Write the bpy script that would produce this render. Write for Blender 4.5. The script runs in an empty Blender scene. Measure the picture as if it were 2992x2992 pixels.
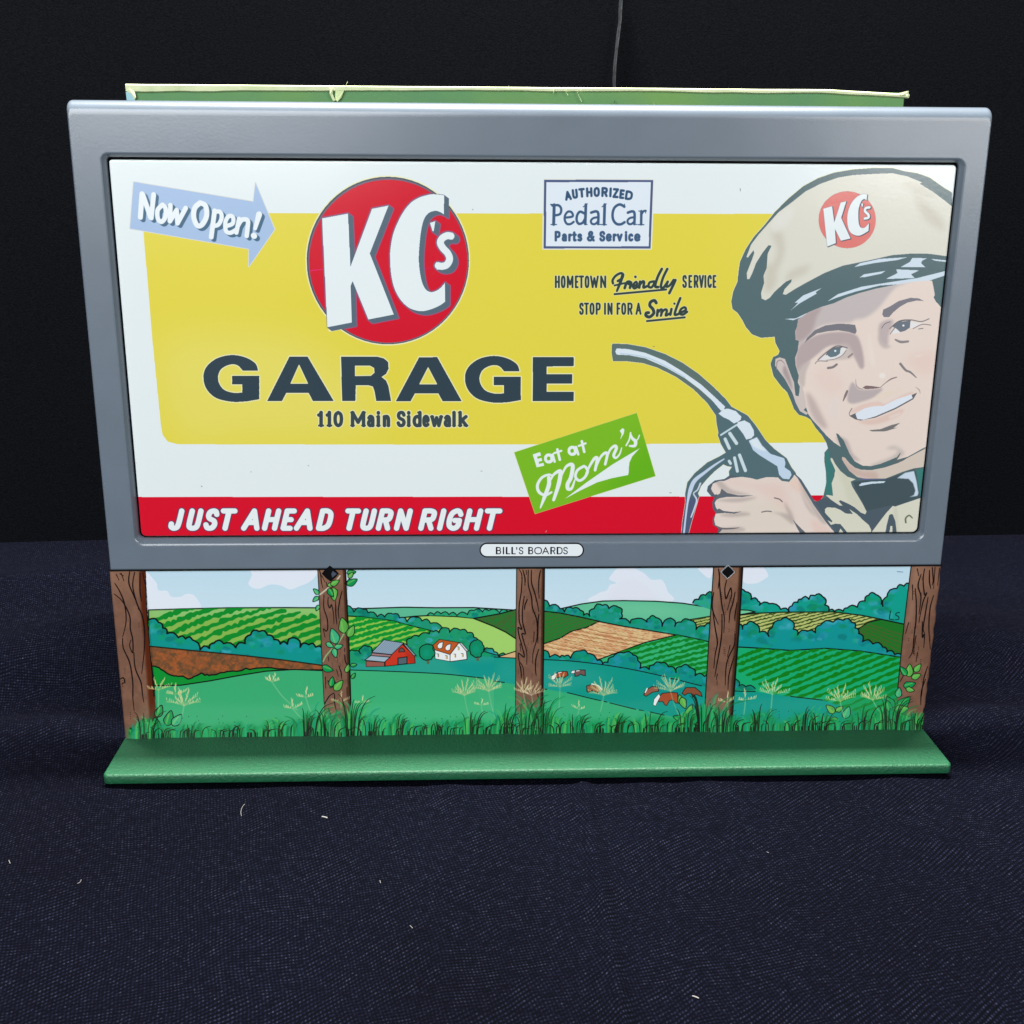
import bpy, bmesh, math, random
import numpy as np
from mathutils import Matrix, Vector
random.seed(7); rng = np.random.default_rng(7)
S = bpy.context.scene
# ------------------------------------------------------------------ camera
CAM = np.array([-0.0270, -0.4818, 0.2471]); YAW, PIT, ROL, FPX = 0.0386, 0.2873, 0.0065, 3456.6
cy, sy, cp, sp, cr, sr = (math.cos(YAW), math.sin(YAW), math.cos(PIT), math.sin(PIT), math.cos(ROL), math.sin(ROL))
FW = np.array([sy * cp, cy * cp, -sp]); R0 = np.array([cy, -sy, 0.0]); U0 = np.cross(R0, FW)
RT = R0 * cr + U0 * sr; UP = -R0 * sr + U0 * cr
cam = bpy.data.cameras.new('camera'); co = bpy.data.objects.new('camera', cam); S.collection.objects.link(co)
co.matrix_world = Matrix(((RT[0], UP[0], -FW[0], CAM[0]), (RT[1], UP[1], -FW[1], CAM[1]), (RT[2], UP[2], -FW[2], CAM[2]), (0, 0, 0, 1)))
cam.sensor_width = 36; cam.lens = FPX / 2992 * 36; cam.clip_start = 0.01; cam.clip_end = 50
S.camera = co
# ------------------------------------------------------------------ light
W = bpy.data.worlds.new('World'); S.world = W; W.use_nodes = True
W.node_tree.nodes['Background'].inputs[0].default_value = (0.92, 0.95, 1.0, 1); W.node_tree.nodes['Background'].inputs[1].default_value = 0.07
def area(name, loc, tgt, sx, sy_, power, col):
    l = bpy.data.lights.new(name, 'AREA'); l.shape = 'RECTANGLE'; l.size = sx; l.size_y = sy_; l.energy = power; l.color = col
    o = bpy.data.objects.new(name, l); S.collection.objects.link(o); o.location = loc
    o.rotation_euler = (Vector(tgt) - Vector(loc)).to_track_quat('-Z', 'Y').to_euler(); return o
area('ceiling_lamp', (-0.02, 0.088, 1.25), (-0.02, 0.088, 0), 0.60, 0.060, 66.0, (1.0, 0.94, 0.88))
area('window_light', (-0.85, -1.75, 0.95), (-0.1, 0, 0.2), 1.5, 1.35, 47.0, (0.96, 0.98, 1.0))
area('room_light', (1.0, -1.5, 0.58), (0.05, 0, 0.16), 0.9, 0.8, 14.0, (1.0, 0.98, 0.96))
S.view_settings.view_transform = 'Standard'; S.view_settings.look = 'None'; S.view_settings.exposure = 0.0; S.view_settings.gamma = 1.0
S.cycles.max_bounces = 6
# ------------------------------------------------------------------ helpers
CROP = dict(S=(0, 0, 1), A=(150, 200, 800 / 1932), B=(850, 450, 600 / 1932), C=(1550, 480, 600 / 1932), D=(2100, 450, 700 / 1932),
            E=(2200, 850, 600 / 1932), F=(1740, 960, 700 / 1932), G=(2300, 1200, 500 / 1932), H=(1400, 1150, 600 / 1932),
            I=(280, 1620, 800 / 1932), J=(900, 1620, 600 / 1932), K=(1450, 1620, 600 / 1932), L=(2000, 1620, 800 / 1932),
            M=(350, 1300, 1250 / 1932), N=(560, 1000, 1200 / 1932), O=(150, 200, 550 / 1932), P=(2400, 200, 592 / 1932))
def src(c, u, v):
    x, y, s = CROP[c]; return x + np.asarray(u, float) * s, y + np.asarray(v, float) * s
def ray(px, py):
    return FW * FPX + RT * (px - 1496) - UP * (py - 1496)
def on_y(px, py, Y):            # point of the upright plane y = Y seen at a place of the photograph
    d = ray(px, py); return CAM + d * ((Y - CAM[1]) / d[1])
def on_z(px, py, Z):
    d = ray(px, py); return CAM + d * ((Z - CAM[2]) / d[2])
def srgb(c): return tuple((v / 12.92 if v <= .04045 else ((v + .055) / 1.055) ** 2.4) for v in [k / 255 for k in c])

def catmull(p, closed, n=6):
    p = np.asarray(p, float); N = len(p)
    if N < 3: return p
    out = []
    for i in range(N if closed else N - 1):
        if closed: a, b, c, d = p[(i - 1) % N], p[i], p[(i + 1) % N], p[(i + 2) % N]
        else: a, b, c, d = p[max(i - 1, 0)], p[i], p[i + 1], p[min(i + 2, N - 1)]
        for t in np.linspace(0, 1, n, endpoint=False):
            out.append(.5 * ((2 * b) + (c - a) * t + (2 * a - 5 * b + 4 * c - d) * t * t + (3 * b - a - 3 * c + d) * t ** 3))
    if not closed: out.append(p[-1])
    return np.array(out)
def nums(s):
    if isinstance(s, str): s = [float(v) for v in s.split()]; return np.array(s).reshape(-1, 2)
    return np.asarray(s, float).reshape(-1, 2)
def vnoise(h, w, cell, seed):
    r = np.random.default_rng(seed); g = r.random((int(h / cell) + 3, int(w / cell) + 3)).astype(np.float32)
    y = np.arange(h) / cell; x = np.arange(w) / cell; yi = y.astype(int); xi = x.astype(int)
    fy = (y - yi)[:, None]; fx = (x - xi)[None]; fy = fy * fy * (3 - 2 * fy); fx = fx * fx * (3 - 2 * fx)
    a = g[yi][:, xi]; b = g[yi][:, xi + 1]; c = g[yi + 1][:, xi]; d = g[yi + 1][:, xi + 1]
    return ((a * (1 - fx) + b * fx) * (1 - fy) + (c * (1 - fx) + d * fx) * fy).astype(np.float32)
def blur(m, r):
    r = int(max(1, round(r)))
    for _ in range(2):
        for ax in (0, 1):
            pad = [(0, 0), (0, 0)]; pad[ax] = (r + 1, r)
            c = np.cumsum(np.pad(m, pad, mode='edge'), axis=ax)
            m = (np.take(c, range(2 * r + 1, c.shape[ax]), axis=ax) - np.take(c, range(0, c.shape[ax] - 2 * r - 1), axis=ax)) / (2 * r + 1)
    return m

class Print:
    """a sheet of flat print, drawn in the metres of its own plane"""
    def __init__(s, x0, x1, z0, z1, Y, ppm, bg):
        s.x0, s.x1, s.z0, s.z1, s.Y, s.ppm = x0, x1, z0, z1, Y, ppm
        s.w = int((x1 - x0) * ppm); s.h = int((z1 - z0) * ppm)
        s.im = np.empty((s.h, s.w, 3), np.float32); s.im[:] = np.array(bg, np.float32) / 255
        s.clip = None; s.xf = None
    def px(s, c, p):
        p = nums(p)
        if s.xf is not None: p = s.xf(p)
        X, Yp = src(c, p[:, 0], p[:, 1]); out = []
        for a, b in zip(X, Yp):
            q = on_y(a, b, s.Y); out.append(((q[0] - s.x0) * s.ppm, (s.z1 - q[2]) * s.ppm))
        return np.array(out)
    def scale(s, c):
        q = s.px(c, [(900, 900), (1000, 900)]); k = CROP[c][2]; return float(np.hypot(*(q[1] - q[0])) / 100)
    def _bb(s, p, m):
        x0 = max(0, int(p[:, 0].min() - m)); x1 = min(s.w, int(p[:, 0].max() + m) + 2)
        y0 = max(0, int(p[:, 1].min() - m)); y1 = min(s.h, int(p[:, 1].max() + m) + 2); return x0, x1, y0, y1
    def mask_poly(s, p, m=2):
        x0, x1, y0, y1 = s._bb(p, m)
        if x1 <= x0 or y1 <= y0: return None
        t = np.zeros((y1 - y0, x1 - x0 + 1), np.int16)
        q = np.roll(p, -1, axis=0)
        for (ax, ay), (bx, by) in zip(p, q):
            if ay == by: continue
            if ay > by: ax, ay, bx, by = bx, by, ax, ay
            r0 = max(y0, math.ceil(ay - .5)); r1 = min(y1, math.ceil(by - .5))
            if r1 <= r0: continue
            rr = np.arange(r0, r1); xi = ax + (rr + .5 - ay) * (bx - ax) / (by - ay)
            ci = np.clip(np.ceil(xi - .5).astype(int), x0, x1) - x0
            np.add.at(t, (rr - y0, ci), 1)
        return (x0, y0, (np.cumsum(t[:, :-1], axis=1) % 2).astype(np.float32))
    def mask_stroke(s, p, w):
        w = np.broadcast_to(np.asarray(w, float), (len(p),)) if np.ndim(w) == 0 or len(w) == len(p) else np.interp(np.linspace(0, 1, len(p)), np.linspace(0, 1, len(w)), w)
        R = w.max() / 2 + 2; x0, x1, y0, y1 = s._bb(p, R)
        if x1 <= x0 or y1 <= y0: return None
        m = np.zeros((y1 - y0, x1 - x0), np.float32)
        for i in range(max(1, len(p) - 1)):
            a = p[i]; b = p[min(i + 1, len(p) - 1)]; ra, rb = w[i] / 2, w[min(i + 1, len(p) - 1)] / 2
            rr = max(ra, rb) + 1.5
            u0 = max(x0, int(min(a[0], b[0]) - rr)); u1 = min(x1, int(max(a[0], b[0]) + rr) + 2)
            v0 = max(y0, int(min(a[1], b[1]) - rr)); v1 = min(y1, int(max(a[1], b[1]) + rr) + 2)
            if u1 <= u0 or v1 <= v0: continue
            X = np.arange(u0, u1)[None] + .5; Yv = np.arange(v0, v1)[:, None] + .5
            d = b - a; L = max(1e-9, float(d @ d)); t = np.clip(((X - a[0]) * d[0] + (Yv - a[1]) * d[1]) / L, 0, 1)
            dist = np.hypot(X - a[0] - t * d[0], Yv - a[1] - t * d[1])
            cov = np.clip(ra + (rb - ra) * t - dist + .5, 0, 1)
            sub = m[v0 - y0:v1 - y0, u0 - x0:u1 - x0]; np.maximum(sub, cov, out=sub)
        return (x0, y0, m)
    def apply(s, mk, col, a=1.0, bl=0, mot=None):
        if mk is None: return
        x0, y0, m = mk
        if bl:
            e = int(2 * bl) + 1; X0, Y0 = max(0, x0 - e), max(0, y0 - e); X1, Y1 = min(s.w, x0 + m.shape[1] + e), min(s.h, y0 + m.shape[0] + e)
            M = np.zeros((Y1 - Y0, X1 - X0), np.float32); M[y0 - Y0:y0 - Y0 + m.shape[0], x0 - X0:x0 - X0 + m.shape[1]] = m
            m = blur(M, bl); x0, y0 = X0, Y0
        h, w = m.shape; m = m * a
        if s.clip is not None: m = m * s.clip[y0:y0 + h, x0:x0 + w]
        c = np.array(col, np.float32) / 255
        if mot:                       # (second colour, cell, sharpness): watercolour mottling of the print
            n = .65 * vnoise(h, w, mot[1], 11) + .35 * vnoise(h, w, mot[1] / 2.7, 12)
            n = np.clip((n - .5) * mot[2] + .5, 0, 1)[..., None]; c = c * (1 - n) + n * np.array(mot[0], np.float32) / 255
        r = s.im[y0:y0 + h, x0:x0 + w]; r[:] = r * (1 - m[..., None]) + c * m[..., None]
    def poly(s, c, pts, col, sm=False, a=1.0, bl=0, mot=None, line=None, lw=0, halo=None, hw=0):
        p = s.px(c, pts)
        if sm: p = catmull(p, True)
        k = s.scale(c)
        if halo: s.apply(s.mask_stroke(np.vstack([p, p[:1]]), hw * k), halo)
        s.apply(s.mask_poly(p), col, a, bl * k, mot and (mot[0], mot[1] * k, mot[2]))
        if line: s.apply(s.mask_stroke(np.vstack([p, p[:1]]), lw * k), line)
        return p
    def stroke(s, c, pts, w, col, sm=True, a=1.0, bl=0):
        p = s.px(c, pts)
        if sm and len(p) > 2: p = catmull(p, False)
        k = s.scale(c); s.apply(s.mask_stroke(p, np.asarray(w, float) * k), col, a, bl * k)
    def setclip(s, c, pts, sm=False):
        if c is None: s.clip = None; return
        p = s.px(c, pts); p = catmull(p, True) if sm else p
        x0, y0, m = s.mask_poly(p); s.clip = np.zeros((s.h, s.w), np.float32); s.clip[y0:y0 + m.shape[0], x0:x0 + m.shape[1]] = m
    def ell(s, c, cx, cy_, rx, ry, col, rot=0, **k):
        t = np.linspace(0, 2 * math.pi, 64, endpoint=False); ca, sa = math.cos(rot), math.sin(rot)
        X = rx * np.cos(t); Y = ry * np.sin(t); s.poly(c, np.stack([cx + X * ca - Y * sa, cy_ + X * sa + Y * ca], 1), col, **k)
    def image(s, name, gain=1.0):
        im = np.ones((s.h, s.w, 4), np.float32); lin = np.where(s.im <= .04045, s.im / 12.92, ((s.im + .055) / 1.055) ** 2.4) * gain
        lin = np.clip(lin - SPEC, 0.004, 0.9)
        im[..., :3] = np.where(lin <= .0031308, lin * 12.92, 1.055 * lin ** (1 / 2.4) - .055)
        I = bpy.data.images.new(name, s.w, s.h); I.pixels.foreach_set(im[::-1].ravel()); I.update(); I.pack(); return I
SPEC = np.array([0.012, 0.014, 0.015], np.float32)

# single-line letters: x 0..1, y 0 baseline .. 1 cap height; '~' marks a curved stroke
FONT = {
'A': '0 0 .5 1 1 0|.2 .33 .8 .33', 'B': '0 0 0 1|~0 1 .6 1 .88 .88 .88 .66 .6 .53 0 .53|~.5 .53 .85 .48 1 .27 .85 .04 .5 0 0 0',
'C': '~1 .78 .85 .95 .5 1 .12 .85 0 .5 .12 .15 .5 0 .85 .05 1 .22', 'D': '0 0 0 1|~0 1 .5 1 .9 .85 1 .5 .9 .15 .5 0 0 0',
'E': '1 1 0 1 0 0 1 0|0 .5 .85 .5', 'F': '1 1 0 1 0 0|0 .52 .85 .52', 'G': '~1 .8 .8 .97 .5 1 .12 .85 0 .5 .12 .15 .5 0 .85 .05 1 .2|1 .2 1 .45 .55 .45',
'H': '0 0 0 1|1 0 1 1|0 .5 1 .5', 'I': '.5 0 .5 1', 'J': '~.9 1 .9 .4 .8 .08 .4 0 .05 .08 0 .25', 'L': '0 1 0 0 1 0', 'M': '0 0 0 1 .5 .25 1 1 1 0',
'N': '0 0 0 1 1 0 1 1', 'O': '~.5 1 .88 .88 1 .5 .88 .12 .5 0 .12 .12 0 .5 .12 .88 .5 1', 'P': '0 0 0 1|~0 1 .6 1 .95 .92 1 .72 .92 .5 .6 .43 0 .43',
'R': '0 0 0 1|~0 1 .6 1 .95 .92 1 .73 .92 .54 .6 .48 0 .48|.55 .48 1 0', 'S': '~.95 .8 .8 .96 .5 1 .15 .93 .05 .74 .2 .58 .5 .5 .82 .42 .97 .24 .82 .05 .5 0 .18 .04 0 .2',
'T': '0 1 1 1|.5 1 .5 0', 'U': '~0 1 0 .3 .12 .06 .5 0 .88 .06 1 .3 1 1', 'V': '0 1 .5 0 1 1', 'W': '0 1 .25 0 .5 .85 .75 0 1 1', 'Z': '0 1 1 1 0 0 1 0',
"'": '.5 1 .45 .72', '&': '~1 0 .5 .45 .22 .75 .4 1 .7 .95 .68 .7 .3 .48 .02 .25 .2 .02 .6 .05 .95 .42', '1': '~.05 .8 .3 .85 .45 1|.45 1 .45 0', '0': '~.5 1 .88 .85 1 .5 .88 .15 .5 0 .12 .15 0 .5 .12 .85 .5 1',
'a': '~.1 .58 .4 .7 .8 .64 .92 .45 .92 0|~.9 .4 .4 .38 .08 .28 .05 .1 .35 0 .75 .06 .9 .2', 'r': '0 .68 0 0|~0 .4 .3 .64 .75 .68 1 .62', 't': '.4 .95 .4 .1|~.4 .12 .5 0 .9 .02|0 .68 .95 .68',
's': '~.9 .58 .6 .7 .2 .65 .1 .5 .4 .38 .85 .3 .95 .14 .6 0 .05 .06', 'e': '~.05 .36 .95 .36 .88 .6 .5 .7 .12 .6 0 .34 .12 .08 .5 0 .95 .08', 'v': '0 .68 .5 0 1 .68',
'i': '.5 .68 .5 0|.5 .95 .5 .99', 'c': '~.95 .58 .6 .7 .15 .6 0 .34 .15 .08 .6 0 .95 .1', 'n': '0 .68 0 0|~0 .45 .35 .68 .8 .66 1 .45 1 0', 'd': '1 1 1 0|~1 .5 .7 .69 .2 .62 0 .34 .2 .06 .7 0 1 .18',
'w': '0 .68 .25 0 .5 .6 .75 0 1 .68', 'l': '.5 1 .5 0', 'k': '0 1 0 0|.95 .68 0 .3|.3 .42 1 0'}
SERIF = {'M': '-.12 0 .12 0|.88 0 1.12 0|-.12 1 .1 1|.9 1 1.12 1', '1': '.1 0 .8 0', 'i': '.1 0 .9 0|.1 .68 .5 .68', 'n': '-.15 0 .2 0|.8 0 1.2 0|-.2 .68 0 .68', 'l': '.1 0 .9 0|.1 1 .5 1', 'k': '-.2 0 .2 0|.7 0 1.2 0|-.2 1 0 1', 'd': '.7 1 1 1|1 0 1.15 0', 'w': '-.12 .68 .12 .68|.88 .68 1.12 .68', 'a': '.92 0 1.12 0'}
def write(pr, c, text, base, top, w, col, slant=0, serif=False, layers=None, rots=None, off=(0, 0)):
    """text: [(letter, x0, x1) ...]; base/top: numbers or one per letter"""
    L = layers or [(w, col)]
    for lw, lc in L:
        for i, (ch, x0, x1) in enumerate(text):
            b = base[i] if hasattr(base, '__len__') else base; t = top[i] if hasattr(top, '__len__') else top; rot = rots[i] if rots else 0
            x0_, x1_ = x0 + w * .4, max(x0 + w * .4 + .01, x1 - w * .4); bb, tt = b - w * .5, t + w * .5
            specs = FONT[ch].split('|') + (SERIF[ch].split('|') if serif and ch in SERIF else [])
            for k, sp_ in enumerate(specs):
                sm = sp_[0] == '~'; p = nums(sp_.lstrip('~'))
                X = x0_ + p[:, 0] * (x1_ - x0_); Y = bb + (tt - bb) * p[:, 1]; X = X + slant * (b - Y)
                if rot:
                    mx, my = (x0 + x1) / 2, (b + t) / 2; ca, sa = math.cos(rot), math.sin(rot)
                    X, Y = mx + (X - mx) * ca - (Y - my) * sa, my + (X - mx) * sa + (Y - my) * ca
                ww = lw * (.6 if k >= len(FONT[ch].split('|')) else 1)
                pr.stroke(c, np.stack([X + off[0], Y + off[1]], 1), ww, lc, sm=sm)
# ------------------------------------------------------------------ the advertisement sheet (flat print)
WHITE = (228, 237, 239); INK = (58, 74, 84); SLATE = (88, 110, 114); HALO = (236, 234, 190); RED = (216, 4, 56)  # the dark inks have reflected haze mixed into their greys
ad = Print(-0.1715, 0.1745, 0.0885, 0.2530, 0.0025, 7600, WHITE)
# yellow field and red stripe
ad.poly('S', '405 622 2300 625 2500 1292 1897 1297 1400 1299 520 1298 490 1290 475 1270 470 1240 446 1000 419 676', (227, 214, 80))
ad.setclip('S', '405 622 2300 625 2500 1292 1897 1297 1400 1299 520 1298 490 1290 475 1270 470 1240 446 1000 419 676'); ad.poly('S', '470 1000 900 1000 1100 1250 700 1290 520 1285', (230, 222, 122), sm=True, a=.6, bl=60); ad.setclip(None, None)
ad.poly('S', '380 1452 1996 1451 2420 1447 2420 1600 380 1600', RED)
# arrow
ad.poly('A', '580 800 1425 940 1440 805 1575 1135 1393 1398 1395 1273 555 1130', (168, 193, 226), halo=(222, 222, 214), hw=10)
now = [('640 885 628 1050', 36), ('645 890 700 1050', 36), ('722 890 705 1055', 34),
       ('~785 962 750 1000 752 1060 778 1082 805 1045 805 985 785 962', 32), ('840 965 836 1078 884 1000 890 1092 948 985', 33),
       ('~1050 948 1012 985 1005 1050 1030 1108 1065 1100 1095 1040 1088 970 1050 948', 36), ('1152 1005 1128 1190', 34),
       ('~1150 1012 1190 1012 1202 1052 1180 1100 1145 1112', 30), ('~1232 1112 1278 1095 1282 1050 1252 1042 1228 1085 1232 1145 1262 1160 1300 1140', 30),
       ('1325 1062 1305 1158', 32), ('~1318 1105 1345 1068 1385 1072 1385 1120 1378 1182', 32), ('1466 1030 1438 1130', [42, 26]), ('1428 1180 1431 1182', 42)]
for col, d in (((74, 108, 134), 1), ((234, 243, 246), 0)):
    for st, w in now:
        n = 5 if d else 1
        for q in range(n):
            o = (q + 1) / n if d else 0
            ad.stroke('A', nums(st.lstrip('~')) + np.array([20 * o, 17 * o]), w, col, sm=st[0] == '~')
# round emblem
def emblem(c, f, K, C, ap, s_, sw, red, ext, lw, big):
    ad.xf = None
    cx, cy_, rx, ry = f
    if big: ad.ell(c, cx, cy_, rx + 12, ry + 12, HALO); ad.poly(c, nums(K) + np.array([28, 24]), HALO, halo=HALO, hw=36)
    ad.ell(c, cx, cy_, rx, ry, (70, 84, 98) if big else (196, 130, 122)); ad.ell(c, cx + lw * .3, cy_ + lw * .3, rx - lw, ry - lw, (120, 108, 126) if big else red)
    ad.ell(c, cx + lw * .4, cy_ + lw * .6, rx - lw * 1.9, ry - lw * 2.2, red)
    if big:
        ad.stroke(c, '180 1098 235 1092 296 1085', 6, (232, 60, 140)); ad.stroke(c, '1255 1078 1310 1078', 6, (214, 30, 110))
    shapes = [(K, False), (C, True), (ap, False)]
    for fr, col in ((9, (160, 92, 126)), (0, (60, 78, 96) if not big else (92, 110, 124))):
        if not big and fr: continue
        if fr: t_ = np.linspace(0, 2 * math.pi, 60); ad.setclip(c, np.stack([cx + (rx - 24) * np.cos(t_), cy_ + (ry - 26) * np.sin(t_)], 1))
        for q in range(9):
            o = np.array(ext) * q / 8
            for sh, sm in shapes:
                ad.poly(c, nums(sh) + o, col, sm=False, line=col, lw=fr * 2 + 8 if big else 5)
            ad.stroke(c, nums(s_) + o, sw + (fr * 2 + 10 if big else 4), col)
        ad.setclip(None, None)
    for sh, sm in shapes: ad.poly(c, sh, (230, 239, 242), line=(70, 88, 106) if big else (230, 236, 240), lw=5 if big else 3)
    for sh, sm in shapes: ad.poly(c, sh, (230, 239, 242))
    ad.stroke(c, s_, sw, (230, 239, 242))
Cbig = np.round(catmull(nums('1440 388 1380 380 1310 380 1200 412 1110 475 1030 590 965 740 937 880 932 1000 945 1150 975 1270 1030 1370 1100 1440 1170 1470 1240 1478 1320 1460 1400 1425 1450 1390'), False), 1)
Cin = catmull(nums('1450 1210 1400 1265 1350 1293 1310 1297 1270 1275 1235 1210 1212 1100 1203 980 1210 850 1225 720 1250 620 1290 560 1350 535 1400 545 1440 570'), False)
emblem('B', (911, 1002, 763, 788), '292 605 537 560 560 1058 762 515 918 485 742 935 968 1510 728 1557 580 1197 562 1240 572 1585 342 1630',
       np.vstack([Cbig, Cin]), '1307 648 1358 632 1343 728 1332 728',
       '1505 772 1470 768 1425 792 1405 835 1430 885 1475 935 1492 990 1465 1042 1420 1056 1385 1050', 66, (212, 12, 56), (42, 32), 10, True)
ad.poly('B', '1525 742 1480 738 1470 800 1500 797 1525 805', (230, 239, 242)); ad.poly('B', '1367 1015 1370 1086 1430 1090 1430 1022 1400 1026', (230, 239, 242))
# GARAGE
G1 = '312 133 300 100 255 72 190 60 120 75 70 115 55 165 70 220 115 262 190 280 260 278 318 268 318 158 190 158 190 198 238 198 238 236 200 238 155 225 130 195 124 160 140 125 180 105 215 108 240 133'
def gar(pts, hole=None):
    ad.poly('N', pts, INK, halo=HALO, hw=9)
    if hole: ad.poly('N', hole, (228, 218, 96), line=HALO, lw=4)
def roundG(dx, dy):
    a = nums(G1); outer = np.vstack([catmull(a[:11], False), a[11:16], catmull(a[16:], False)]) + np.array([dx, dy]); return outer
gar(roundG(0, 0)); gar(roundG(1230, 4))
gar('460 67 545 67 668 276 570 276 550 238 445 238 425 276 355 276', '505 108 545 193 467 193')
gar('1070 70 1155 70 1270 277 1180 277 1160 240 1050 240 1030 277 960 277', '1112 120 1152 196 1073 196')
gar('702 67 870 67 905 76 925 95 926 125 915 148 893 163 914 180 925 205 938 276 868 276 860 230 852 208 830 202 772 202 770 276 708 276', '770 112 838 112 856 122 858 142 842 156 770 157')
gar('1605 70 1797 70 1797 112 1670 114 1670 150 1790 150 1790 195 1670 195 1670 233 1797 233 1797 277 1603 277')
addr = [('1', 590, 630), ('1', 630, 668), ('0', 668, 711), ('M', 750, 815), ('a', 825, 860), ('i', 864, 892), ('n', 900, 932), ('S', 965, 1006), ('i', 1008, 1034), ('d', 1040, 1080), ('e', 1086, 1118), ('w', 1124, 1180), ('a', 1186, 1220), ('l', 1222, 1246), ('k', 1256, 1298)]
write(ad, 'N', addr, 400, 322, 16.5, INK, serif=True, layers=[(25, HALO), (16.5, (66, 80, 84))])
# red stripe lettering
ja = [('J', 215, 272), ('U', 295, 355), ('S', 372, 432), ('T', 436, 508), ('A', 546, 626), ('H', 640, 706), ('E', 724, 776), ('A', 784, 866), ('D', 884, 948),
      ('T', 998, 1066), ('U', 1080, 1138), ('R', 1154, 1216), ('N', 1236, 1300), ('R', 1346, 1412), ('I', 1426, 1456), ('G', 1466, 1532), ('H', 1548, 1618), ('T', 1628, 1704)]
write(ad, 'M', ja, 389, 285, 26, WHITE, slant=.24, layers=[(32, (92, 70, 100)), (24, (232, 240, 242))])
# authorised plate
ad.poly('C', '127 145 1155 147 1130 792 122 792', (84, 98, 134), halo=(228, 232, 226), hw=22)
ad.poly('C', '148 168 1132 168 1110 772 145 772', (224, 234, 244))
au = [('A', 322, 382), ('U', 392, 442), ('T', 453, 510), ('H', 524, 580), ('O', 594, 650), ('R', 668, 724), ('I', 738, 766), ('Z', 774, 828), ('E', 838, 882), ('D', 892, 960)]
write(ad, 'C', au, [340, 324, 314, 309, 307, 308, 310, 318, 326, 337], [250, 232, 224, 217, 214, 215, 218, 225, 236, 248], 22, INK,
      layers=[(22, (62, 90, 120)), ], rots=[-.16, -.12, -.08, -.04, 0, .03, .05, .07, .1, .14])
PC = (70, 98, 130)
pcs = [('222 382 217 565', 28), ('~205 388 262 386 288 420 276 468 222 482', 22), ('192 567 244 567', 10), ('190 379 225 379', 12),
       ('~328 502 395 490 386 452 352 446 325 480 322 525 342 560 375 562 405 542', 21),
       ('~505 462 465 446 438 480 434 530 455 560 490 550 508 520', 23), ('520 380 514 560', 26), ('496 400 534 372', 9), ('512 568 532 566', 9),
       ('~570 455 615 443 637 465 636 562', 24), ('~634 498 592 506 568 530 576 558 606 562 634 538', 20), ('636 566 658 566', 9),
       ('697 380 692 565', 26), ('672 400 712 372', 9), ('664 568 714 568', 10),
       ('~882 398 838 378 792 405 772 460 777 520 808 560 850 564 884 545', 24), ('884 375 880 408', 9),
       ('~915 455 958 443 978 465 976 562', 24), ('~976 498 935 506 912 530 920 558 948 562 976 538', 20), ('980 566 1000 566', 9),
       ('1042 442 1040 565', 24), ('~1044 470 1062 442 1083 438', 20), ('1012 568 1066 568', 10), ('1018 440 1042 440', 9), ('1085 432 1082 458', 8)]
for st, w in pcs: ad.stroke('C', st.lstrip('~'), w, PC, sm=st[0] == '~')
ps = [('P', 228, 280), ('a', 294, 342), ('r', 356, 388), ('t', 392, 434), ('s', 440, 486), ('&', 530, 602), ('S', 648, 702), ('e', 710, 762), ('r', 774, 808), ('v', 812, 864), ('i', 884, 912), ('c', 920, 966), ('e', 976, 1032)]
write(ad, 'C', ps, 727, 627, 23, PC)
TX = (58, 74, 72)
for t, b, tp in (([('H', 230, 274), ('O', 286, 328), ('M', 342, 402), ('E', 418, 450), ('T', 454, 502), ('O', 510, 552), ('W', 560, 640), ('N', 656, 710)], 1165, 1047),
                 ([('S', 1428, 1470), ('E', 1486, 1520), ('R', 1536, 1578), ('V', 1584, 1630), ('I', 1634, 1654), ('C', 1664, 1704), ('E', 1714, 1746)], 1163, 1042),
                 ([('S', 458, 500), ('T', 504, 548), ('O', 556, 600), ('P', 614, 658), ('I', 690, 710), ('N', 724, 770), ('F', 810, 844), ('O', 854, 898), ('R', 912, 958), ('A', 988, 1042)], 1416, 1302)):
    write(ad, 'C', t, b + 1, tp - 1, 19, TX, layers=[(28, HALO), (19, TX)])
scr = [('~775 1120 772 1090 800 1050 845 1025 868 1035 862 1070 820 1098', 18), ('~868 1040 845 1110 812 1192', [24, 22, 16]), ('~790 1140 840 1128 885 1118', 14),
       ('~885 1165 905 1112 932 1105 922 1125', 20), ('945 1112 935 1162', 20), ('985 1058 987 1060', 18),
       ('~962 1150 1000 1132 992 1106 962 1138 975 1168 1012 1150', 17), ('~1030 1105 1022 1160', 20), ('~1028 1132 1055 1102 1068 1112 1062 1158 1092 1148', 19),
       ('~1162 1102 1120 1112 1110 1150 1140 1156 1168 1112', 18), ('~1234 985 1196 1060 1172 1145 1200 1155', 20), ('~1286 985 1245 1070 1226 1150 1250 1160 1290 1105', 19),
       ('~1290 1105 1276 1150 1308 1140 1345 1088', 18), ('~1362 1090 1345 1130 1305 1212', 20), ('790 1222 1275 1178', 15),
       ('~1182 1304 1165 1282 1130 1295 1122 1330 1150 1362 1158 1402 1120 1436 1086 1424 1088 1400 1110 1396', 23), ('~1196 1372 1190 1424', 20),
       ('~1196 1395 1225 1366 1238 1378 1226 1424', 18), ('~1230 1395 1265 1366 1282 1378 1272 1422 1305 1405', 18), ('1325 1362 1315 1415', 19), ('1352 1310 1354 1312', 16),
       ('~1408 1260 1376 1340 1356 1412 1388 1410', 19), ('~1398 1400 1458 1372 1450 1346 1416 1362 1402 1400 1432 1414 1472 1388', 18), ('1095 1475 1450 1440', 15)]
for g in (0, 1):
    for st, w in scr: ad.stroke('C', st.lstrip('~'), np.asarray(w, float) * 1.28 + (1 if g else 10), TX if g else HALO, sm=st[0] == '~')
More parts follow.
